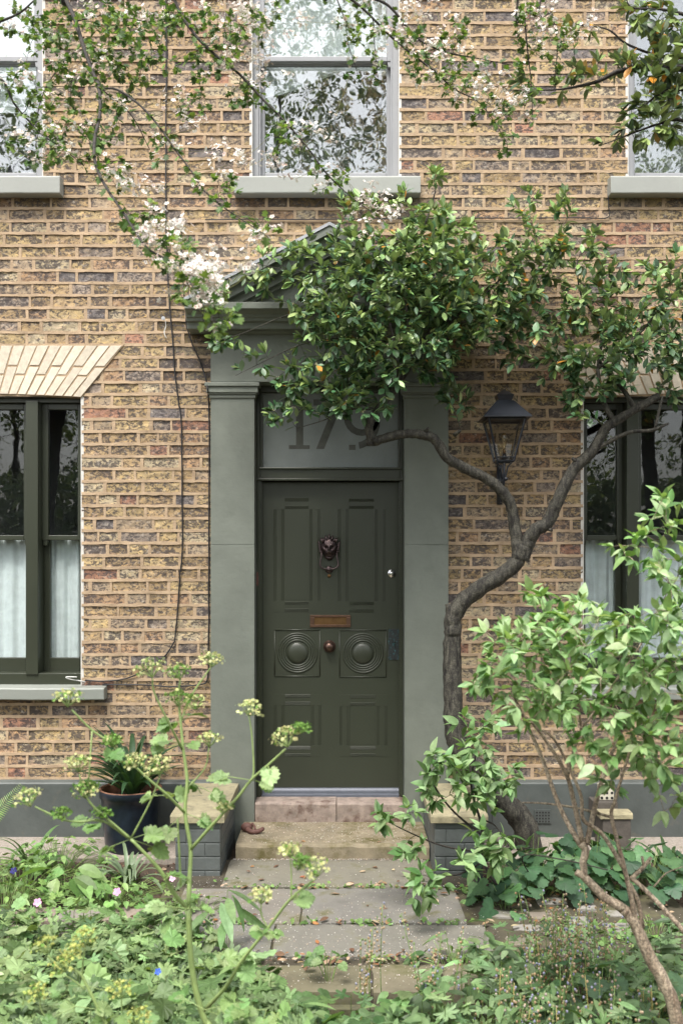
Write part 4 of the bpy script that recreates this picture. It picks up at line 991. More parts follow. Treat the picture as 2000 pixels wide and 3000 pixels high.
G.limb(img([(1868, 2730), (1850, 2640), (1835, 2574), (1823, 2523), (1791, 2395), (1800, 2350), (1816, 2293), (1850, 2180)], d, 3.1), 0.0090, 0.0037, 5)
G.limb(img([(1829, 2548), (1765, 2446), (1708, 2402), (1701, 2332), (1663, 2242), (1625, 2170), (1590, 2140)], d, 3.1), 0.0075, 0.0030, 5)
G.limb(img([(1882, 2720), (1868, 2640), (1845, 2590)], d), 0.0067, 0.0060, 4)
G.limb(img([(1845, 2570), (1880, 2600), (1930, 2650), (1990, 2715), (2060, 2800)], d, 3.1), 0.0067, 0.0083, 4)
G.limb(img([(1845, 2580), (1880, 2545), (1908, 2512)], d), 0.0075, 0.0053, 3); G.limb(img([(1885, 2540), (1880, 2510)], d), 0.0053, 0.0045, 2)
G.limb(img([(1790, 2395), (1700, 2370), (1600, 2355), (1530, 2352)], d, 2.8), 0.0045, 0.0023, 5)
G.limb(img([(1914, 2600), (1950, 2560), (2000, 2540)], d), 0.0030, 0.0015, 4)
G.limb(img([(1700, 2140), (1800, 2000), (1900, 1850), (1960, 1720)], 3.1, 3.0), 0.0037, 0.0015, 5)
SB = [(1590, 1850, 130, 60, 2.8, 3.2, 15), (1680, 1810, 110, 60, 2.8, 3.2, 12), (1570, 1950, 150, 90, 2.7, 3.2, 24), (1750, 1900, 140, 100, 2.8, 3.3, 28), (1900, 1880, 110, 120, 2.8, 3.3, 28), (1480, 1930, 60, 60, 2.8, 3.1, 6), (1900, 2020, 110, 110, 2.8, 3.3, 26),
      (1720, 2050, 140, 80, 2.8, 3.3, 24), (1560, 2080, 90, 60, 2.8, 3.2, 10), (1800, 2180, 130, 80, 2.8, 3.3, 18), (1940, 2200, 70, 100, 2.8, 3.3, 16), (1960, 1660, 60, 80, 2.9, 3.2, 9), (1950, 1500, 60, 60, 2.9, 3.2, 7), (1880, 1600, 60, 60, 2.9, 3.1, 5), (1820, 1610, 30, 20, 2.9, 3.0, 2),
      (1970, 1790, 50, 80, 2.9, 3.2, 11), (1560, 1750, 60, 25, 2.9, 3.1, 3), (1960, 2330, 50, 60, 2.9, 3.1, 5), (1780, 2290, 60, 30, 2.9, 3.1, 3), (2100, 1950, 90, 350, 2.9, 3.3, 40)]
tw = G.grow(blobs(SB+[(1440, 1990, 60, 50, 2.7, 3.0, 5), (1480, 1860, 60, 50, 2.8, 3.0, 5), (1520, 2040, 70, 60, 2.7, 3.0, 6)], 2.0), .0010, .14, .10, far=.03)
G.wood('stems', M['palebark'], sh, rough=.05)
pos, dr, nr = leafset(tw, .048, .35, .8, .10, .2, opp=True, tip=3, jit=.4); n = len(pos)
lf = MB(); lf.inst(T_OVATE, pos, dr, nr, RNG.uniform(.030, .058, n), mixcols([(.22, .35, .14), (.34, .47, .24), (.11, .21, .07)], [5, 3, 3], n, .14), RNG.uniform(.8, 1.1, n)); lf.build('leaves', M['leaf'], sh, smooth=True)

sh2 = thing('shrub', (.95, -1.15, -.09), "low arching leafy shrub leaning over the right hand pier", 'shrub')
G = Grow(); G.limb([(.95, -1.15, -.12)]+img([(1430, 2560), (1410, 2420), (1380, 2300), (1400, 2180)], 1.2, 1.1), .010, .004, 5)
G.limb(img([(1415, 2450), (1330, 2380), (1270, 2300), (1250, 2230)], 1.2, 1.2), .006, .003, 5); G.limb(img([(1420, 2500), (1300, 2480), (1200, 2440), (1120, 2400)], 1.2, 1.3), .005, .002, 5)
G.limb(img([(1425, 2520), (1350, 2560), (1290, 2570), (1250, 2600)], 1.3, 1.6), .005, .002, 5); G.limb(img([(1405, 2400), (1450, 2420), (1490, 2480)], 1.2, 1.4), .005, .002, 5)
G.limb([(.97, -1.17, .02)]+img([(1530, 2510), (1650, 2520), (1780, 2550)], 1.3, 1.6), .004, .003, 5)
SB2 = [(1290, 2240, 60, 50, 1.1, 1.4, 9), (1380, 2220, 80, 60, 1.1, 1.4, 13), (1340, 2310, 110, 50, 1.1, 1.4, 16), (1440, 2330, 60, 60, 1.1, 1.4, 9), (1440, 2450, 60, 60, 1.3, 1.5, 8), (1410, 2520, 60, 40, 1.3, 1.6, 6), (1140, 2400, 50, 25, 1.2, 1.4, 5), (1210, 2380, 30, 30, 1.2, 1.4, 3),
       (1380, 2120, 40, 30, 1.1, 1.2, 3), (1440, 2140, 40, 40, 1.1, 1.3, 3), (1210, 2490, 35, 40, 1.2, 1.4, 4), (1260, 2580, 60, 40, 1.5, 1.7, 8), (1240, 2640, 30, 20, 1.6, 1.7, 2), (1480, 2260, 40, 40, 1.1, 1.3, 4)]
tw = G.grow(blobs(SB2, 1.6), .0010, .13, .1, far=.03); G.wood('stems', M['darkbark'], sh2)
pos, dr, nr = leafset(tw, .045, .35, .8, .1, .15, opp=True, tip=3, jit=.35); n = len(pos)
lf = MB(); lf.inst(T_OVATE, pos, dr, nr, RNG.uniform(.045, .085, n), mixcols([(.18, .29, .12), (.25, .37, .18), (.08, .16, .05)], [5, 3, 2], n, .12), RNG.uniform(.8, 1.05, n)); lf.build('leaves', M['leaf'], sh2, smooth=True)

# ------------------------------------------------------------------ alexanders (yellow-green umbels), left foreground
GREEN = (.25, .34, .12); UMB = (.50, .52, .24)
def umbel(mb, fb, c, up, r, nr_=14, green=0.0, fr=.010, yel=UMB):
    c = arr(c); up = unit(arr(up)); a = unit(np.cross(up, arr((.3, 1, .2)))); b = np.cross(up, a)
    PP, NN = [], []
    for i in range(nr_):
        rr = math.sqrt((i+.5)/nr_); w = i*2.4; sd_ = a*math.cos(w)+b*math.sin(w)
        e = c + r*(sd_*rr*.9 + up*(1.05-.45*rr*rr)); m = c + r*(sd_*rr*.55+up*.45)
        mb.tube([c, m, e], .0011, 3, GREEN, cap=False)
        k = 9; o = RNG.normal(0, 1, (k, 3))*fr*.55*arr((1, 1, .6))+e; PP += list(o); NN += list(unit(o-e+up*.006))
    PP, NN = arr(PP), arr(NN); k = len(PP)
    fb.inst(T_FLW, PP, RNG.normal(0, 1, (k, 3)), NN, RNG.uniform(.5, .95, k)*fr, np.where((RNG.random(k) < green)[:, None], vary((.13, .24, .05), k, .15), vary(yel, k, .12)))
def alexanders(t, stems, umbels, d, leaves, scale=1.0, lsize=.075, yel=UMB):
    sm, fb, lb_ = MB(), MB(), MB(); LP, LD, LN = [], [], []
    for pts, r0, r1 in stems:
        dd = [d+q[2] if len(q) > 2 else d for q in pts]
        p = smooth([P(q[0], q[1], z) for q, z in zip(pts, dd)] , 4)
        if pts[0][1] >= 2990: p = np.vstack([[p[0][0], p[0][1], -.3], p])
        sm.tube(p, list(np.linspace(r0, r1, len(p))*.85), 8, GREEN)
    for x, y, r, gr, dz_ in umbels:
        c = P(x, y, d+dz_); umbel(sm, fb, c, (random.uniform(-.3, .3), random.uniform(-.4, 0), 1), r*scale*.82, 12, gr, .0105*scale, yel)
    for x, y, k, dz_ in leaves:
        c = arr(P(x, y, d+dz_))
        for _ in range(max(1, int(k*.62+.5))):
            a = random.uniform(0, 2*math.pi); o = arr((math.cos(a), math.sin(a)*.8, random.uniform(-.5, .35)))*random.uniform(.02, .075)*scale
            sm.tube([c, c+o], .0013, 3, GREEN, cap=False)
            for g_ in (-.9, 0, .9):
                LP.append(c+o); dv = unit(o); sd_ = np.cross(dv, arr((0, 0, 1))); LD.append(dv+sd_*g_+arr((0, 0, -.15))); LN.append(arr((0, -.5, 1))+RNG.normal(0, .4, 3))
    k = len(LP); lb_.inst(T_ALEX, LP, LD, LN, RNG.uniform(.40, .88, k)*lsize*scale, mixcols([(.19, .30, .11), (.27, .37, .17), (.12, .22, .07)], [5, 3, 2], k, .12))
    sm.build('stems', M['stem'], t, smooth=True); fb.build('umbels', M['petal'], t); lb_.build('leaves', M['leaf'], t)
ax = thing('umbellifer', (P(605, 3000, 3.4).x, -3.4, -.3), "tall branching umbellifer with yellow green flower heads in front of the left wall", 'plant')
alexanders(ax, [([(612, 3000), (600, 2990), (574, 2906), (558, 2797), (552, 2663)], .0105, .0085), ([(552, 2665), (510, 2619, .03), (472, 2555, .05), (427, 2504, .07), (383, 2459, .08)], .0075, .005),
               ([(383, 2459, .08), (332, 2415, .1), (280, 2370, .12), (250, 2330, .13), (232, 2270, .14)], .0045, .0025), ([(375, 2455, .08), (300, 2405, .1), (240, 2408, .1), (185, 2402, .12), (102, 2364, .14)], .004, .0025),
               ([(552, 2660), (555, 2574, -.02), (558, 2485, -.03), (542, 2383, -.04), (548, 2287, -.05), (536, 2191, -.06), (529, 2115, -.07), (523, 2040, -.08), (528, 1990, -.08)], .0075, .003),
               ([(542, 2383, -.04), (490, 2330, 0), (420, 2270, .03), (340, 2190, .06), (270, 2140, .08), (210, 2080, .1)], .005, .0028), ([(536, 2200, -.06), (490, 2110, 0), (452, 2030, .02), (446, 1985, .03)], .004, .0022),
               ([(529, 2115, -.07), (560, 2040, -.1), (600, 1980, -.1), (618, 1955, -.1)], .0035, .0022), ([(558, 2490, -.03), (619, 2421, .02), (695, 2338, .05), (734, 2287, .06), (785, 2242, .08), (836, 2195, .1)], .0055, .003),
               ([(738, 2287, .06), (743, 2249, .06), (738, 2160, .06), (729, 2098, .06)], .003, .002), ([(600, 2960, 0), (663, 2890, .1), (708, 2816, .15), (785, 2721, .2), (848, 2638, .25), (925, 2574, .3)], .0065, .003),
               ([(853, 2635, .25), (853, 2560, .25), (850, 2515, .25)], .0025, .002), ([(785, 2721, .2), (765, 2680, .2), (765, 2650, .2)], .0025, .002), ([(270, 2140, .08), (262, 2250, .1), (258, 2330, .1)], .0025, .002), ([(383, 2459, .08), (440, 2350, .1), (470, 2270, .1)], .003, .002),
               ([(520, 2400, -.04), (524, 2480, -.04), (530, 2600, -.02)], .003, .004), ([(548, 2310, -.05), (600, 2250, -.1), (612, 2190, -.1)], .003, .002)],
           [(90, 2364, .05, .3, .14), (232, 2262, .045, .2, .14), (198, 2072, .05, .4, .1), (446, 1985, .055, .3, .03), (620, 1955, .045, .2, -.1), (528, 1990, .045, .8, -.08), (729, 2098, .045, .1, .06), (842, 2190, .055, .15, .1), (880, 2150, .03, 1, .1), (612, 2190, .045, .1, -.1), (470, 2270, .05, .1, .1),
            (250, 2340, .045, .6, .12), (258, 2330, .04, .9, .1), (850, 2513, .035, .1, .25), (930, 2570, .05, .15, .3), (880, 2540, .03, 1, .3), (765, 2650, .04, .1, .2), (520, 2070, .05, .9, -.07), (575, 2080, .045, .3, -.1), (330, 2190, .035, .9, .06), (400, 2250, .04, .1, .1), (300, 2400, .03, 1, .1), (180, 2400, .03, 1, .12), (660, 2380, .025, .2, .03)],
           3.4, [(383, 2459, 5, .08), (555, 2574, 2, 0), (552, 2663, 6, .05), (542, 2383, 3, -.04), (548, 2287, 4, -.05), (533, 2180, 5, -.06), (529, 2115, 5, -.07), (340, 2190, 2, .06), (738, 2287, 3, .06), (785, 2242, 1, .08), (848, 2638, 3, .25), (785, 2721, 4, .2), (708, 2816, 3, .15), (300, 2410, 3, .1), (490, 2330, 4, 0), (600, 2960, 5, .1), (700, 2960, 5, .15), (480, 2580, 2, .1), (640, 2790, 3, .1), (780, 2960, 3, .2)], 1.0, .062)
ax2 = thing('umbellifer', (P(300, 3000, 3.5).x, -3.5, -.3), "short umbellifer with small yellow green heads at the very lower left", 'plant')
alexanders(ax2, [([(310, 3000), (300, 2980), (255, 2890), (230, 2850), (160, 2820), (140, 2800)], .006, .003), ([(240, 2870), (245, 2800), (255, 2760)], .003, .002), ([(250, 2900), (210, 2870), (190, 2860)], .003, .002), ([(370, 3000), (358, 2980), (356, 2920)], .003, .002), ([(150, 3000), (120, 2960), (118, 2920)], .003, .002)],
           [(140, 2795, .05, .4, 0), (256, 2770, .05, .1, 0), (190, 2850, .05, .3, 0), (356, 2925, .05, .1, 0), (118, 2925, .045, .2, 0), (400, 3005, .05, .1, 0), (215, 2810, .04, .2, 0)], 3.5, [(255, 2890, 4, 0), (160, 2830, 2, 0), (220, 2950, 5, 0), (330, 2980, 4, 0)], .95, .06, (.42, .46, .14))

# ------------------------------------------------------------------ generic low plants
def clump(name, x, d, gz, R_, H, n, T, size, cols, wts, lab, cat, group=None, mat_='leaf', sub=None, flat=.25):
    t = thing(name, (x, -d, gz), lab, cat, group); sm, lb_ = MB(), MB(); LP, LD, LN = [], [], []
    for i in range(n):
        a = random.uniform(0, 2*math.pi); rr = math.sqrt(random.random()); e = arr((x+R_*rr*math.cos(a), -d+R_*rr*math.sin(a)*.9, gz+H*(1-.55*rr*rr)*random.uniform(.65, 1.05)))
        b = arr((x+(e[0]-x)*.25, -d+(e[1]+d)*.25, gz)); sm.tube([b, (b+e)/2+arr((0, 0, H*.15)), e], .0016, 3, (.16, .24, .07), cap=False)
        LP.append(e); LD.append(arr((math.cos(a), math.sin(a), -.25))*(.3+rr)+RNG.normal(0, .35, 3)*arr((1, 1, .4))); LN.append(arr((0, -flat, 1))+RNG.normal(0, .28, 3))
    k = len(LP); sz = RNG.uniform(.7, 1.15, k)*size; col = mixcols(cols, wts, k, .13)
    if isinstance(T, list):
        idx = RNG.integers(0, len(T), k); LP, LD, LN = arr(LP), arr(LD), arr(LN)
        for j, tt in enumerate(T): q = idx == j; lb_.inst(tt, LP[q], LD[q], LN[q], sz[q], col[q])
    else: lb_.inst(T, LP, LD, LN, sz, col)
    sm.build('stalks', M['stem'], t); lb_.build('leaves', M[mat_], t); return t
def straps(name, x, d, gz, n, L, w, lab, col=(.05, .10, .035), mat_='leaf_glossy', arch_=1.0, cat='plant'):
    mb = MB()
    for i in range(n):
        a = random.uniform(0, 2*math.pi); l = L*random.uniform(.6, 1.1); dr_ = arr((math.cos(a), math.sin(a), 0)); sd_ = arr((-dr_[1], dr_[0], 0)); V = []; m = 9
        k = random.uniform(.5, 1.3)*arch_; ww = w*random.uniform(.75, 1.15); c = arr((x, -d, gz))+dr_*.015
        pt = c.copy(); ang = random.uniform(.75, 1.45)
        for j in range(m+1):
            u = j/m; h = ww/2*(1-u**4)*min(1, .6+u*2)+.0004
            up_ = arr((-dr_[0]*math.sin(ang), -dr_[1]*math.sin(ang), math.cos(ang)))
            V += [pt-sd_*h+up_*h*.35, pt, pt+sd_*h+up_*h*.35]; pt = pt+(dr_*math.cos(ang)+arr((0, 0, math.sin(ang))))*l/m; ang -= k*.26*(.4+u)
        cc = vary(col, 1, .15)[0]; mb.add(V, [(j*3+q, j*3+q+1, j*3+q+4, j*3+q+3) for j in range(m) for q in range(2)], cc)
    o = mb.build(name, M[mat_], None, smooth=True, origin=(x, -d, gz)); return tag(o, lab, cat)
GC = [(.10, .18, .065), (.17, .27, .11), (.06, .12, .04)]; BC = [(.13, .21, .09), (.20, .30, .14), (.07, .12, .05)]; LC = [(.16, .28, .08), (.22, .34, .12), (.10, .18, .05)]
straps('strap_leaf_plant', PX(90, .62), .62, -.09, 20, .34, .030, "clump of arching strap leaves at the left edge in front of the plinth", (.11, .19, .07), 'leaf', 1.1)
straps('strap_leaf_plant', PX(375, .85), .85, -.09, 26, .33, .026, "clump of arching strap leaves directly below the navy pot", (.07, .13, .05), 'leaf_glossy', 1.2)
straps('strap_leaf_plant', PX(1960, .75), .75, -.09, 22, .36, .026, "dark strap leaf clump at the right edge behind the tan stems", (.045, .09, .03), 'leaf', 1.1)
straps('strap_leaf_plant', PX(1555, 2.1), 2.1, -.12, 14, .30, .022, "loose clump of strap leaves among the bluebell stems", (.06, .13, .05), 'leaf', 1.1)
# pot with its plant
PXc, PDc = PX(383, .26), .26
pr = .175; pz = -.05; pzt = PZ(2312, .3)
pot_t = thing('plant_pot', (PXc, -PDc, pz), "navy glazed pot with bare terracotta rim standing behind the left pier", 'pot')
prof = [(.138, 0), (.144, .01), (.156, .12), (.163, .24), (.172, pzt-pz-.05), (.180, pzt-pz-.045), (.182, pzt-pz-.012), (.180, pzt-pz-.004)]
pb = MB(); m = len(prof); n = 40; V = [(PXc+r*math.cos(2*math.pi*k/n), -PDc+r*math.sin(2*math.pi*k/n), pz+h) for r, h in prof for k in range(n)]
pb.add(V, [(i*n+k, i*n+(k+1) % n, (i+1)*n+(k+1) % n, (i+1)*n+k) for i in range(m-1) for k in range(n)]); pb.build('body', M['navy'], pot_t, smooth=True)
pr_ = MB(); V = [(PXc+r*math.cos(2*math.pi*k/n), -PDc+r*math.sin(2*math.pi*k/n), pz+h) for r, h in [(.180, pzt-pz-.004), (.178, pzt-pz), (.169, pzt-pz), (.163, pzt-pz-.01), (.160, pzt-pz-.06)] for k in range(n)]
pr_.add(V, [(i*n+k, i*n+(k+1) % n, (i+1)*n+(k+1) % n, (i+1)*n+k) for i in range(4) for k in range(n)]); pr_.build('rim', M['terracotta'], pot_t, smooth=True)
so_ = MB(); so_.lathe((PXc, -PDc, pzt-.07), [(.161, 0), (.15, .012), (.08, .02), (.001, .022)], 30); so_.build('soil', M['soil'], pot_t)
straps('strap_leaf_plant', PXc+.01, PDc, pzt-.06, 52, .46, .036, "dark strap leaf plant growing in the navy pot", (.036, .078, .034), 'leaf', .85)

clump('leafy_weed', PX(1330, 1.95), 1.95, -.1, .16, .20, 30, [T_LANCE, T_OVATE], .085, BC, [4, 3, 2], 'leafy weed spilling over the right edge of the path', 'plant')
clump('leafy_weed', PX(1180, 2.45), 2.45, -.25, .16, .36, 34, [T_ALEX, T_ROUND, T_OVATE], .09, GC, [4, 3, 2], 'leafy weed before the right end of the lowest step', 'plant')
clump('leafy_weed', PX(590, 1.3), 1.3, -.09, .12, .16, 26, [T_GER, T_OVATE], .06, LC, [4, 3, 2], 'leafy weed at the left path edge below the left pier', 'plant')
clump('dock_plant', PX(655, 1.75), 1.75, -.05, .10, .30, 9, T_LANCE, .20, BC, [4, 3, 2], 'upright dark leaved plant overhanging the left edge of the path', 'plant')
clump('dock_plant', PX(735, 2.35), 2.35, -.1, .14, .26, 16, [T_ALEX, T_OVATE], .10, GC, [3, 4, 2], 'leafy plant spilling over the front left corner of the path', 'plant')
clump('small_weed', PX(965, 2.1), 2.1, PL, .09, .13, 9, [T_ALEX], .055, GC, [3, 3, 2], 'young weed standing alone in the front slab joint, middle of the path', 'plant')
clump('broad_leaf_plant', PX(190, 1.05), 1.05, -.09, .17, .20, 14, T_OVATE, .16, LC, [2, 5, 1], "broad leaved plant with big pale oval leaves by the sandstone edging", 'plant')
for i, (px, d, R_, H, n, lab) in enumerate([(60, .95, .30, .17, 110, "low round leaved weeds under the strap leaves at the left edge"), (330, 1.12, .32, .13, 130, "low leafy weeds in front of the plinth below the pot"), (10, 1.25, .26, .18, 90, "bright leafy weed at the left edge beside the sandstone edging"), (170, .62, .30, .20, 100, "mint green weeds against the plinth right of the left edge strap leaves")]):
    clump('weed_clump', PX(px, d), d, -.09, R_, H, n, [T_ROUND, T_OVATE, T_GER], .05, LC, [4, 4, 3], lab, 'plant')
for (px, d, R_, H, n, lab) in [(1390, 1.15, .10, .07, 26, 'tiny weeds on the bare soil before the right pier'), (1700, 1.55, .22, .10, 60, 'low creeping weeds on the bare soil behind the bluebell stems'), (1920, 1.6, .2, .12, 50, 'low creeping weeds on the soil at the right edge'), (700, .95, .05, .05, 14, 'tiny weeds at the foot of the left pier')]:
    clump('weed_clump', PX(px, d), d, -.09, R_, H, n, [T_ROUND, T_OVATE], .035, LC, [4, 4, 3], lab, 'plant')
for i, (px, d, R_, H, n, lab) in enumerate([(1560, 1.0, .30, .32, 62, "lobed leaf plant at the foot of the leaning trunk"), (1740, .95, .28, .33, 58, "lobed leaf plant behind the tan shrub stems"), (1900, 1.0, .26, .32, 48, "lobed leaf plant below the weathered block at the right"),
                                     (1480, 1.25, .12, .20, 14, "small light lobed leaf plant in front of the right pier")]):
    clump('anemone_plant', PX(px, d), d, -.09, R_, H, n, T_ANEM, .115, [(.055, .12, .055), (.09, .18, .07), (.035, .08, .04)], [5, 3, 3], lab, 'plant')
for (px, d, R_, H, n, lab) in [(1750, 2.55, .22, .44, 24, "tall lobed leaf plant in the middle of the right bed"), (1900, 2.6, .2, .38, 22, "dark lobed leaf plant beside the thick tan stem"), (1990, 2.2, .2, .30, 20, "lobed leaf plant at the lower right edge behind the stem"), (1570, 2.7, .15, .26, 12, "lobed leaf plant at the front of the bluebell stems")]:
    clump('anemone_plant', PX(px, d), d, -.2, R_, H, n, T_ANEM, .12, [(.09, .17, .075), (.14, .24, .11), (.05, .10, .045)], [5, 3, 3], lab, 'plant')
# ground cover: masses nobody could count
def cover(name, region, T, size, cols, wts, n, mat_='leaf', lab=None, zoff=0, stalk=True, cover_=.25):
    """region: function u,v -> (X, d, top height, ground height)"""
    lb_, sm = MB(), MB(); LP, LD, LN = [], [], []
    for _ in range(n):
        x, d, zt, zg = region(random.random(), random.random())
        z = zg+(zt-zg)*random.uniform(.45, 1.0)**.6; e = arr((x, -d, z+zoff)); a = random.uniform(0, 2*math.pi)
        LP.append(e); LD.append(arr((math.cos(a), math.sin(a), random.uniform(-.35, .2)))); LN.append(arr((0, -cover_, 1))+RNG.normal(0, .3, 3))
        if stalk and random.random() < .6: sm.tube([(x+random.uniform(-.03, .03), -d+random.uniform(-.03, .03), zg), e], .0014, 3, (.15, .22, .07), cap=False)
    k = len(LP); sz = RNG.uniform(.6, 1.15, k)*size; col = mixcols(cols, wts, k, .2); LP, LD, LN = arr(LP), arr(LD), arr(LN); idx = RNG.integers(0, len(T), k)
    for j, tt in enumerate(T): q = idx == j; lb_.inst(tt, LP[q], LD[q], LN[q], sz[q], col[q])
    if sm.V: lb_.F += [f+lb_.n for f in sm.F]; lb_.V += sm.V; lb_.K += sm.K; lb_.n += sm.n
    o = lb_.build(name, M[mat_]); tag(o, lab, kind='stuff'); return o
def left_bed(u, v):
    py = 2650+380*v**.9; d = 1.55+1.75*(py-2650)/380; px = -140+u*(800+(py-2650)*.75-(90 if v < .3 else 0)); s = 2880/(D-d)
    zt = HZ+(1630-py)/s+.02*math.sin(px*.03)+.02*math.sin(px*.011+d*5); return (px-1000)/s, d, zt, -.2
cover('geranium_cover', left_bed, [T_GER, T_GER2, T_GER], .072, [(.14, .215, .085), (.21, .30, .13), (.07, .12, .045)], [5, 4, 4], 2100, lab="dense jagged leaved geraniums covering the lower left bed")
cover('mint_cover', left_bed, [T_LANCE, T_OVATE, T_ALEX], .10, [(.18, .28, .11), (.25, .36, .16), (.09, .15, .055)], [5, 4, 3], 480, lab="paler broad leaves mixed through the lower left bed", zoff=.02)
def right_bed(u, v):
    py = 2700+330*v; d = 1.9+1.35*(py-2700)/330; x0 = 1290-250*max(0, (py-2860)/140) if py > 2860 else 1420-130*(py-2700)/160; px = x0+u*(2160-x0); s = 2880/(D-d)
    return (px-1000)/s, d, HZ+(1630-py)/s+.02*math.sin(px*.02+d*3), -.2
cover('bed_foliage', right_bed, [T_LANCE, T_OVATE, T_GER2, T_LANCE], .085, BC, [5, 4, 4], 1050, lab="mixed blue green foliage covering the lower right bed")
def front_strip(u, v):
    d = 2.45+.75*v; px = 480+u*800; s = 2880/(D-d); py = 2880+150*v; return (px-1000)/s, d, HZ+(1630-py)/s, -.3
cover('front_foliage', front_strip, [T_GER, T_ROUND, T_OVATE], .085, GC, [5, 4, 3], 300, lab="leafy weeds in front of the lowest step")
# bluebells gone to seed
for i, (px, d, R_, n, H, lab) in enumerate([(1680, 2.35, .20, 34, .42, "patch of fading bluebell stems in the middle of the right bed"), (1560, 2.75, .20, 26, .36, "patch of fading bluebell stems at the front of the right bed"), (1130, 2.4, .10, 5, .40, "few bare bluebell stems standing before the path edge"),
                                       (1260, 2.5, .10, 6, .42, "tall bluebell seed stems left of the right bed"), (1850, 2.8, .15, 18, .34, "fading bluebell stems beside the thick tan shrub stem")]):
    x = PX(px, d); t = thing('bluebell_clump', (x, -d, -.25), lab, 'plant', 'bluebells gone to seed'); sm, fb = MB(), MB()
    for _ in range(n):
        a = random.uniform(0, 6.3); r = R_*math.sqrt(random.random()); b = arr((x+r*math.cos(a), -d+r*math.sin(a), -.28)); h = H*random.uniform(.75, 1.15)+.19; lean = RNG.normal(0, .05, 2); e = b+arr((lean[0], lean[1], h))
        p = smooth([b, (b+e)/2+arr((lean[1]*.3, 0, 0)), e], 4); sm.tube(p, list(np.linspace(.0026, .0012, len(p))), 5, (.14, .23, .06) if random.random() < .8 else (.32, .27, .08))
        q, tt = along(p, .012, .62)
        for u in q:
            o = u+arr((random.uniform(-.016, .016), random.uniform(-.016, .016), random.uniform(-.004, .006))); sm.tube([u, o], .0007, 3, (.2, .2, .08), cap=False)
            fb.ball(o, (.0045, .0045, .0055), 5, 3, random.choice([(.36, .25, .14), (.24, .24, .34), (.34, .28, .24), (.30, .20, .10), (.14, .20, .07), (.40, .30, .20)]))
    sm.F += [f+sm.n for f in fb.F]; sm.V += fb.V; sm.K += fb.K; sm.n += fb.n; sm.build('seed_stems', M['stem'], t, smooth=True)
# fern
fn = MB(); pts = smooth(img([(-120, 2480), (-60, 2420), (0, 2370), (60, 2300)], 1.6, 1.5), 8); fn.tube(pts, list(np.linspace(.002, .0006, len(pts))), 4, (.2, .28, .08)); q, t_ = along(pts, .009)
for sg in (-1, 1):
    k = len(q); L = np.clip(np.linspace(1, .12, k), .1, 1)*.085; s_2 = np.cross(t_, arr((0, -1, .2)))*sg; fn.inst(T_LANCE, q, s_2+t_*.35, np.tile(arr((0, -1, .5)), (k, 1)), L, vary((.25, .36, .13), k, .08), np.full(k, .6))
tag(fn.build('fern_frond', M['leaf'], None, origin=arr(pts[0])), "pale green fern frond at the left edge against the plinth", 'fern')
# stray flowers
for (px, py, d, c, r, lab) in [(110, 2645, 1.4, (.72, .38, .60), .020, "pink flower lowest at left, over the sandstone edging"), (343, 2614, 1.35, (.72, .35, .58), .020, "pink flower in the weeds right of the broad leaved plant"), (505, 2575, 1.2, (.74, .42, .62), .016, "pink flower nearest the left pier"),
                              (463, 2848, 2.6, (.05, .12, .60), .012, "bright blue flower in the lower left bed"), (40, 2552, 1.1, (.03, .03, .16), .018, "dark indigo flower among the weeds at the left edge")]:
    c0 = arr(P(px, py, d)); f_ = MB(); f_.inst(T_FLW, [c0], [(1, 0, .2)], [(0, -.8, .6)], r*2, arr([c])); t = thing('flower', (c0[0], c0[1]+.01, -.09), lab, 'flower'); f_.build('petals', M['petal'], t)
    s_m = MB(); s_m.tube([(c0[0]+.01, c0[1]+.015, -.09), c0+arr((0, .002, 0))], .0012, 4, (.18, .26, .08)); s_m.build('stalk', M['stem'], t)
# weeds in the joints
cr = MB(); LP = []
for (x0, x1, d) in ((-.5, -.1, 1.0), (-.2, .5, 1.0), (-.6, .6, 1.49), (-.5, .6, 1.89), (.5, 1.5, 1.05), (-.66, -.6, .9)):
    for _ in range(int((x1-x0)*70)):
        c = random.gauss(random.choice([x0+(x1-x0)*u for u in (.1, .35, .6, .9)]), .05); LP.append((c, -d+random.uniform(-.012, .012), PL+random.uniform(0, .014)))
k = len(LP); cr.inst(T_ROUND, LP, RNG.normal(0, 1, (k, 3)), arr((0, -.3, 1))+RNG.normal(0, .35, (k, 3)), RNG.uniform(.014, .03, k), mixcols(LC, [4, 3, 3], k)); tag(cr.build('joint_weeds', M['leaf']), "tiny weeds growing in the joints of the paving", kind='stuff')
# fallen petals and old leaves
def zat(x, y):
    d = -y
    if -.59 < x < .485 and .065 < d < .51: return .0495
    if d < .44 and (x < -.93 or x > .8): return -.049
    if -.86 < x < .66 and .53 < d < 2.2: return PL+.003
    if abs(x) < 1.6 and 1.1 < d < 1.7: return PL+.003
    return -.078 if d < 2.2 else -.2
pe_ = MB(); LP = []
for _ in range(8000):
    r_ = random.random()
    if r_ < .50: x, d = random.uniform(-.85, .7), random.triangular(.55, 2.2, 2.1)
    elif r_ < .62: x, d = random.uniform(-.57, .47), random.uniform(.07, .5)
    elif r_ < .72: x, d = random.uniform(-.62, .5), .545+abs(random.gauss(0, .012))
    elif r_ < .78: x, d = random.uniform(-.7, .6), random.gauss(random.choice([1.0, 1.49, 1.89]), .012)
    elif r_ < .84: x, d = random.choice([-1, 1])*random.uniform(.95, 2), random.uniform(.06, .42)
    else: x, d = random.uniform(-2, 2), random.uniform(.5, 1.8)
    if (-.93 < x < -.6 or .45 < x < .8) and d < .83: continue
    
    if r_ < .5 and random.random() < .45: continue
    LP.append((x, -d, zat(x, -d)+.001))
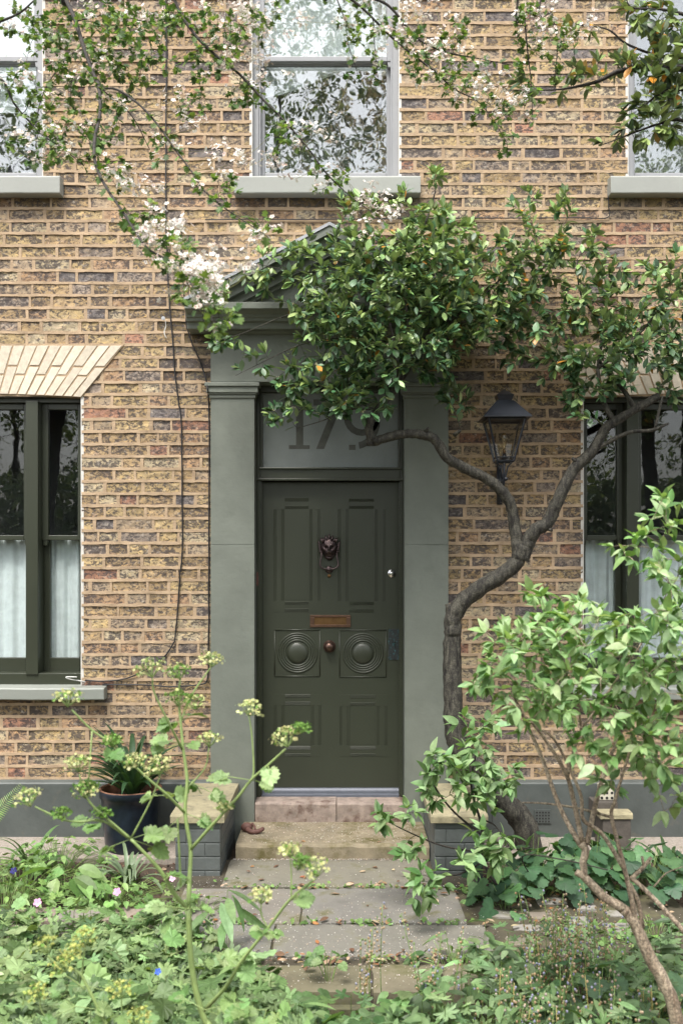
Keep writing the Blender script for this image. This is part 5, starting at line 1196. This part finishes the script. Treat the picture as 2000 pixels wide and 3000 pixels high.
k = len(LP); pe_.inst(T_SPECK, LP, RNG.normal(0, 1, (k, 3))*arr((1, 1, .15)), arr((0, 0, 1))+RNG.normal(0, .25, (k, 3)), RNG.uniform(.0014, .0045, k), mixcols([(.80, .76, .72), (.74, .58, .50), (.60, .40, .30)], [6, 2, 1], k, .06)); tag(pe_.build('fallen_petals', M['petal']), "white fallen blossom petals scattered over path and steps", kind='stuff')
li = MB(); LP = []
for _ in range(380):
    r_ = random.random()
    if r_ < .35: x, d = random.gauss(.95, .35), random.gauss(1.05, .12)
    elif r_ < .6: x, d = random.gauss(.2, .5), random.gauss(1.89, .035)
    elif r_ < .75: x, d = random.uniform(-.7, .7), random.gauss(random.choice([1.0, 1.49]), .015)
    else: x, d = random.uniform(-2, 2), random.uniform(.45, 1.8)
    if (-.93 < x < -.6 or .45 < x < .8) and d < .83: continue
    if d > 2.2 or d < .45: continue
    LP.append((x, -d, zat(x, -d)+.004))
k = len(LP); li.inst(T_COT, LP, RNG.normal(0, 1, (k, 3))*arr((1, 1, .1)), arr((0, 0, 1))+RNG.normal(0, .3, (k, 3)), RNG.uniform(.018, .05, k), mixcols([(.30, .13, .055), (.27, .17, .10), (.42, .31, .21), (.14, .08, .05)], [2, 3, 2, 4], k, .15)); tag(li.build('leaf_litter', M['litter']), "orange and brown fallen leaves along the path edges", kind='stuff')
gr = MB(); LP = []
for _ in range(5000):
    x, d = random.uniform(-2.2, 2.2), random.uniform(.44, 2.2)
    if -.88 < x < .68 and .5 < d: continue
    LP.append((x, -d, -.080))
k = len(LP); gr.inst(T_SPECK, LP, RNG.normal(0, 1, (k, 3)), arr((0, -.3, 1))+RNG.normal(0, .5, (k, 3)), RNG.uniform(.005, .016, k), mixcols([(.10, .06, .04), (.22, .14, .09), (.05, .035, .03), (.35, .25, .18)], [4, 3, 4, 1], k, .2)); tag(gr.build('soil_crumbs', M['litter']), "crumbs of soil and mulch in the beds", kind='stuff')

# ------------------------------------------------------------------ lantern
LX, LDp = .945, .285
ln = thing('wall_lantern', (LX+.03, 0, 2.0), "black four sided wall lantern with clear bulb on a bracket right of the door", 'lantern')
def frust(mb, cx, cy, h0, z0, h1, z1, caps=True):
    V = [(cx+sx*h, cy+sy*h, z) for h, z in ((h0, z0), (h1, z1)) for sx, sy in ((-1, -1), (1, -1), (1, 1), (-1, 1))]
    f = [(i, (i+1) % 4, 4+(i+1) % 4, 4+i) for i in range(4)] + ([(3, 2, 1, 0), (4, 5, 6, 7)] if caps else []); mb.add(V, f)
cy = -LDp; r_ = MB()
frust(r_, LX, cy, .137, 2.454, .047, 2.556); frust(r_, LX, cy, .038, 2.556, .049, 2.588); frust(r_, LX, cy, .050, 2.5885, .002, 2.625); frust(r_, LX, cy, .1368, 2.449, .1368, 2.4538)
r_.build('roof', M['black'], ln)
f_ = MB(); zt, zb = 2.448, 2.205; ht, hb = .105, .048
for sx, sy in ((-1, -1), (1, -1), (1, 1), (-1, 1)): f_.tube([(LX+sx*hb, cy+sy*hb, zb), (LX+sx*ht, cy+sy*ht, zt)], .0065, 4)
for i in range(4):
    c4 = [(-1, -1), (1, -1), (1, 1), (-1, 1)]; a, b = c4[i], c4[(i+1) % 4]
    f_.tube([(LX+a[0]*hb, cy+a[1]*hb, zb), (LX+b[0]*hb, cy+b[1]*hb, zb)], .0065, 4); f_.tube([(LX+a[0]*.053, cy+a[1]*.053, zb+.022), (LX+b[0]*.053, cy+b[1]*.053, zb+.022)], .004, 4)
    f_.tube([(LX+a[0]*ht, cy+a[1]*ht, zt-.004), (LX+b[0]*ht, cy+b[1]*ht, zt-.004)], .006, 4)
f_.build('frame', M['black'], ln)
for i in range(4):
    a, b = c4[i], c4[(i+1) % 4]; g_ = MB(); k_ = .97
    g_.add([(LX+a[0]*hb*k_, cy+a[1]*hb*k_, zb), (LX+b[0]*hb*k_, cy+b[1]*hb*k_, zb), (LX+b[0]*ht*k_, cy+b[1]*ht*k_, zt), (LX+a[0]*ht*k_, cy+a[1]*ht*k_, zt)], [(0, 1, 2, 3)]); g_.build('pane', M['lampglass'], ln)
b_ = MB(); b_.lathe((LX, cy, 2.275), [(.008, 0), (.010, .015), (.015, .045), (.018, .07), (.015, .088), (.007, .097), (.001, .099)], 16); bo = b_.build('bulb', glassmat('bulb_glass', .12, 3, (.95, .85, .65)), ln, smooth=True)
b2 = MB(); b2.lathe((LX, cy, 2.205), [(.014, 0), (.014, .03), (.009, .045)], 12); b2.build('bulb_holder', M['black'], ln, smooth=True)
b3 = MB(); b3.lathe((LX, cy, 2.250), [(.0085, 0), (.0095, .012), (.0085, .026)], 12); b3.build('bulb_cap', M['brass'], ln, smooth=True)
b4 = MB(); 
for s in (-1, 1): b4.tube([(LX+s*.004, cy, 2.275), (LX+s*.006, cy, 2.345)], .0008, 4)
b4.build('filament', M['brass'], ln)
bk = MB(); WX = LX+.018
bk.box(WX-.016, WX+.016, -.012, .0, 1.97, 2.21)
bk.tube(smooth([(WX, -.01, 2.03), (WX-.003, -.12, 2.02), (LX, cy+.03, 2.06), (LX, cy, 2.12), (LX, cy, 2.20)], 5), .008, 8)
for s in (-1, 1): bk.tube(smooth([(LX+s*.045, cy, 2.20), (LX+s*.022, cy, 2.175), (LX+s*.012, cy, 2.13), (LX, cy, 2.10)], 4), .0045, 6)
bk.tube(smooth([(WX, -.01, 2.19), (WX, -.06, 2.17), (WX, -.10, 2.12), (WX, -.12, 2.06)], 4), .005, 6); bk.ball((LX+.01, cy+.0, 2.105), .013, 10, 8)
bk.tube([(LX+.01, cy, 2.105), (LX-.03, cy+.08, 2.065)], .006, 6)
a_ = [(WX, -.05-.035*math.cos(t)*(1-t/9), 2.08+.035*math.sin(t)*(1-t/9)) for t in np.linspace(0, 7, 22)]; bk.tube(a_, .004, 6)
a_ = [(WX, -.06+.03*math.cos(t)*(1-t/9), 1.995+.03*math.sin(t)*(1-t/9)) for t in np.linspace(0, 7, 22)]; bk.tube(a_, .004, 6)
bk.build('bracket', M['black'], ln, smooth=True)

# ------------------------------------------------------------------ cables on the wall
def cable(name, pts, r, m, lab, clips=()):
    c = MB(); p = smooth([P(x, y, .009 if len(q) == 0 else q[0]) for x, y, *q in pts], 6); p[:, 0] += RNG.normal(0, .0007, len(p)); c.tube(p, r, 6)
    o = c.build(name, m, None, smooth=True, origin=arr(p[0])); return tag(o, lab, 'cable')
cable('wall_cable', [(486, -60), (487, 200), (486, 440), (486, 640), (490, 760), (497, 900), (505, 985), (513, 1100), (522, 1170), (531, 1240), (533, 1400), (534, 1600), (528, 1680), (520, 1790), (512, 1870), (508, 1885), (480, 1925), (430, 1960), (370, 1988), (300, 1996), (250, 1993)], .0048, M['cable'], "long black cable running down the brickwork between the left windows and the door")
cable('wall_cable', [(545, 930, .03), (548, 960, .02), (565, 1010), (583, 1050), (600, 1100), (608, 1140, .11), (611, 1170), (613, 1300), (612, 1600), (611, 1900), (608, 1985), (590, 2005), (500, 2012), (420, 2007), (300, 2006)], .0045, M['cable'], "black cable hugging the left edge of the grey door surround")
cable('wall_cable', [(600, 643), (760, 641), (880, 642), (1300, 638), (1500, 638), (1700, 637), (1779, 636), (1782, 600), (1781, 565), (1788, 535), (1800, 524), (1838, 522)], .0035, M['cable'], "thin black cable running level under the upper window sills")
cable('wall_cable', [(250, 1998, .02), (205, 1990, .07), (194, 1984, .08), (225, 1984, .06)], .004, M['wcable'], "short white cable loop lying on the left lower window sill")
cable('wall_cable', [(532, 640), (531, 700), (533, 780), (538, 850), (545, 930, .03)], .003, M['cable'], "thin dark cable dropping to the left tip of the pediment")
# white bird-scarer string and disc, brown iron piece, air brick, blocks
dsc = thing('hanging_tag', arr(P(478, 932, .02)), "small grey disc with frayed white string on the brick wall beside the pediment", 'tag')
q = MB(); q.lathe(arr(P(478, 932, .02)), [(.012, 0), (.012, .003), (.001, .004)], 14, 'y'); q.build('disc', M['lead'], dsc)
q = MB(); q.tube(smooth([P(484, 936, .02), P(486, 955, .015), P(482, 975, .015), P(488, 990, .01)], 4), .0018, 5); q.tube(smooth([P(486, 955, .015), P(480, 970, .015), P(484, 988, .012)], 4), .0014, 5); q.build('string', M['wcable'], dsc)
ir = thing('iron_fitting', (P(735, 2430, .33).x, -.33, .05), "rusty brown iron door stop lying on the mossy step by the left pier", 'ironwork')
q = MB(); cx, cy_, cz = PX(722, .3), -.28, .05
V = []; 
q.ball((cx, cy_, cz+.026), (.036, .022, .028), 14, 8); q.tube(smooth([(cx+.004, cy_-.02, cz+.018), (cx+.035, cy_-.045, cz+.012), (cx+.07, cy_-.04, cz+.014), (cx+.10, cy_-.02, cz+.026)], 5), [.015]*6+[.014]*5+[.013]*4+[.008], 10)
q.build('body', M['rust'], ir, smooth=True); q = MB(); q.tube(smooth([(cx+.03, cy_-.005, cz+.045), (cx+.045, cy_-.01, cz+.035), (cx+.05, cy_-.03, cz+.022)], 4), .007, 8); q.ball((cx+.032, cy_-.004, cz+.046), .009); q.build('lever', M['rust'], ir, smooth=True)
ab = thing('air_brick', (PX(1776, .16), -.16, .04), "small cream air brick with round holes standing against the right plinth", 'brick')
q = MB(); x0, x1 = PX(1756, .16), PX(1798, .16); z0, z1 = PZ(2345, .16), PZ(2300, .16); q.box(x0, x1, -.16, -.10, z0, z1); q.build('block', M['cream'], ab, bevel=.003)
q = MB()
for i in range(3):
    for j in range(3): q.lathe((x0+.013+i*.03, -.1605, z0+.013+j*.03), [(.0085, 0), (.0085, .0008)], 12, 'y')
q.build('holes', M['dark'], ab)
bs = thing('stone_block', (PX(1800, .3), -.24, -.05), "dark weathered block with a paler mossy slab on top beside the air brick", 'block')
q = MB(); q.box(PX(1765, .3), PX(1848, .3), -.30, -.12, -.052, PZ(2400, .3)); q.box(PX(1740, .2), PX(1810, .2), -.2, -.06, PZ(2400, .3), z0-.002); q.build('block', mat('dark_block', (.075, .065, .055), .9, .3, 20, .6, 60), bs, bevel=.006)
q = MB(); rough_slab(q, PX(1757, .3), PX(1852, .3), -.31, -.21, PZ(2400, .3)+.001, PZ(2384, .3)+.004, 6, .003); q.build('top_slab', M['cap'], bs)

# ------------------------------------------------------------------ garden trees across the path, mirrored in the panes
def bigtree(x, y, h, r, n, lab, seedc, leafs=.11, z0=1.2, thin=0):
    t = thing('garden_tree', (x, y, -.3), lab, 'tree', 'trees across the garden seen in the window panes'); G = Grow()
    G.limb([(x, y, -.4), (x+.1, y, h*.3), (x-.1, y+.1, h*.6), (x, y, h*.85)], .09, .03, 5, .01); T = []
    for _ in range(n):
        a = random.uniform(0, 6.3); c = random.gauss(0, 1); zz = random.uniform(z0, h); rr = r*math.sqrt(random.random())*(1-.8*max(0, (zz/h-.6)*2.2)**2); T.append((x+rr*math.cos(a), y+rr*math.sin(a)*.7, zz))
    tw = G.grow(T, .004, .1, .1); G.wood('trunk', M['darkbark'], t)
    pos, dr, nr = leafset(tw, .055, .05, .8, .1, .1, tip=14, jit=.6); k = len(pos); lf = MB(); lf.inst(T_QL, pos+RNG.normal(0, .07, (k, 3)), dr, nr, RNG.uniform(.6, 1.2, k)*leafs, mixcols(seedc, [3, 2, 2], k, .2)); lf.build('crown', M['leaf'], t)
TG = [(.19, .24, .15), (.27, .32, .20), (.12, .16, .09)]; TP = [(.42, .32, .28), (.22, .22, .14), (.55, .48, .44)]
bigtree(-1.3, -14.5, 13.4, 3.0, 1000, "green tree across the garden mirrored left in the upper panes", TG)
bigtree(1.3, -15.5, 14.2, 2.8, 800, "thin reddish tree across the garden mirrored in the middle upper pane", TP)
bigtree(-6.8, -14, 11.4, 3.4, 850, "broad green tree across the garden mirrored in the left panes", TG)
bigtree(7.0, -14, 11.4, 3.4, 850, "broad green tree across the garden mirrored in the right panes", TG)
hg = MB(); LP = []
for _ in range(26000): LP.append((random.uniform(-11, 11), random.uniform(-11.6, -10.6), random.uniform(-.2, 3.0)))
k = len(LP); hg.inst(T_QL, LP, RNG.normal(0, 1, (k, 3)), arr((0, .8, .5))+RNG.normal(0, .4, (k, 3)), RNG.uniform(.12, .26, k), mixcols(TG, [3, 2, 3], k, .2)); tag(hg.build('garden_hedge', M['leaf'], None, origin=(0, -11, -.2)), "dark hedge across the garden, mirrored in the lower window panes", 'hedge')
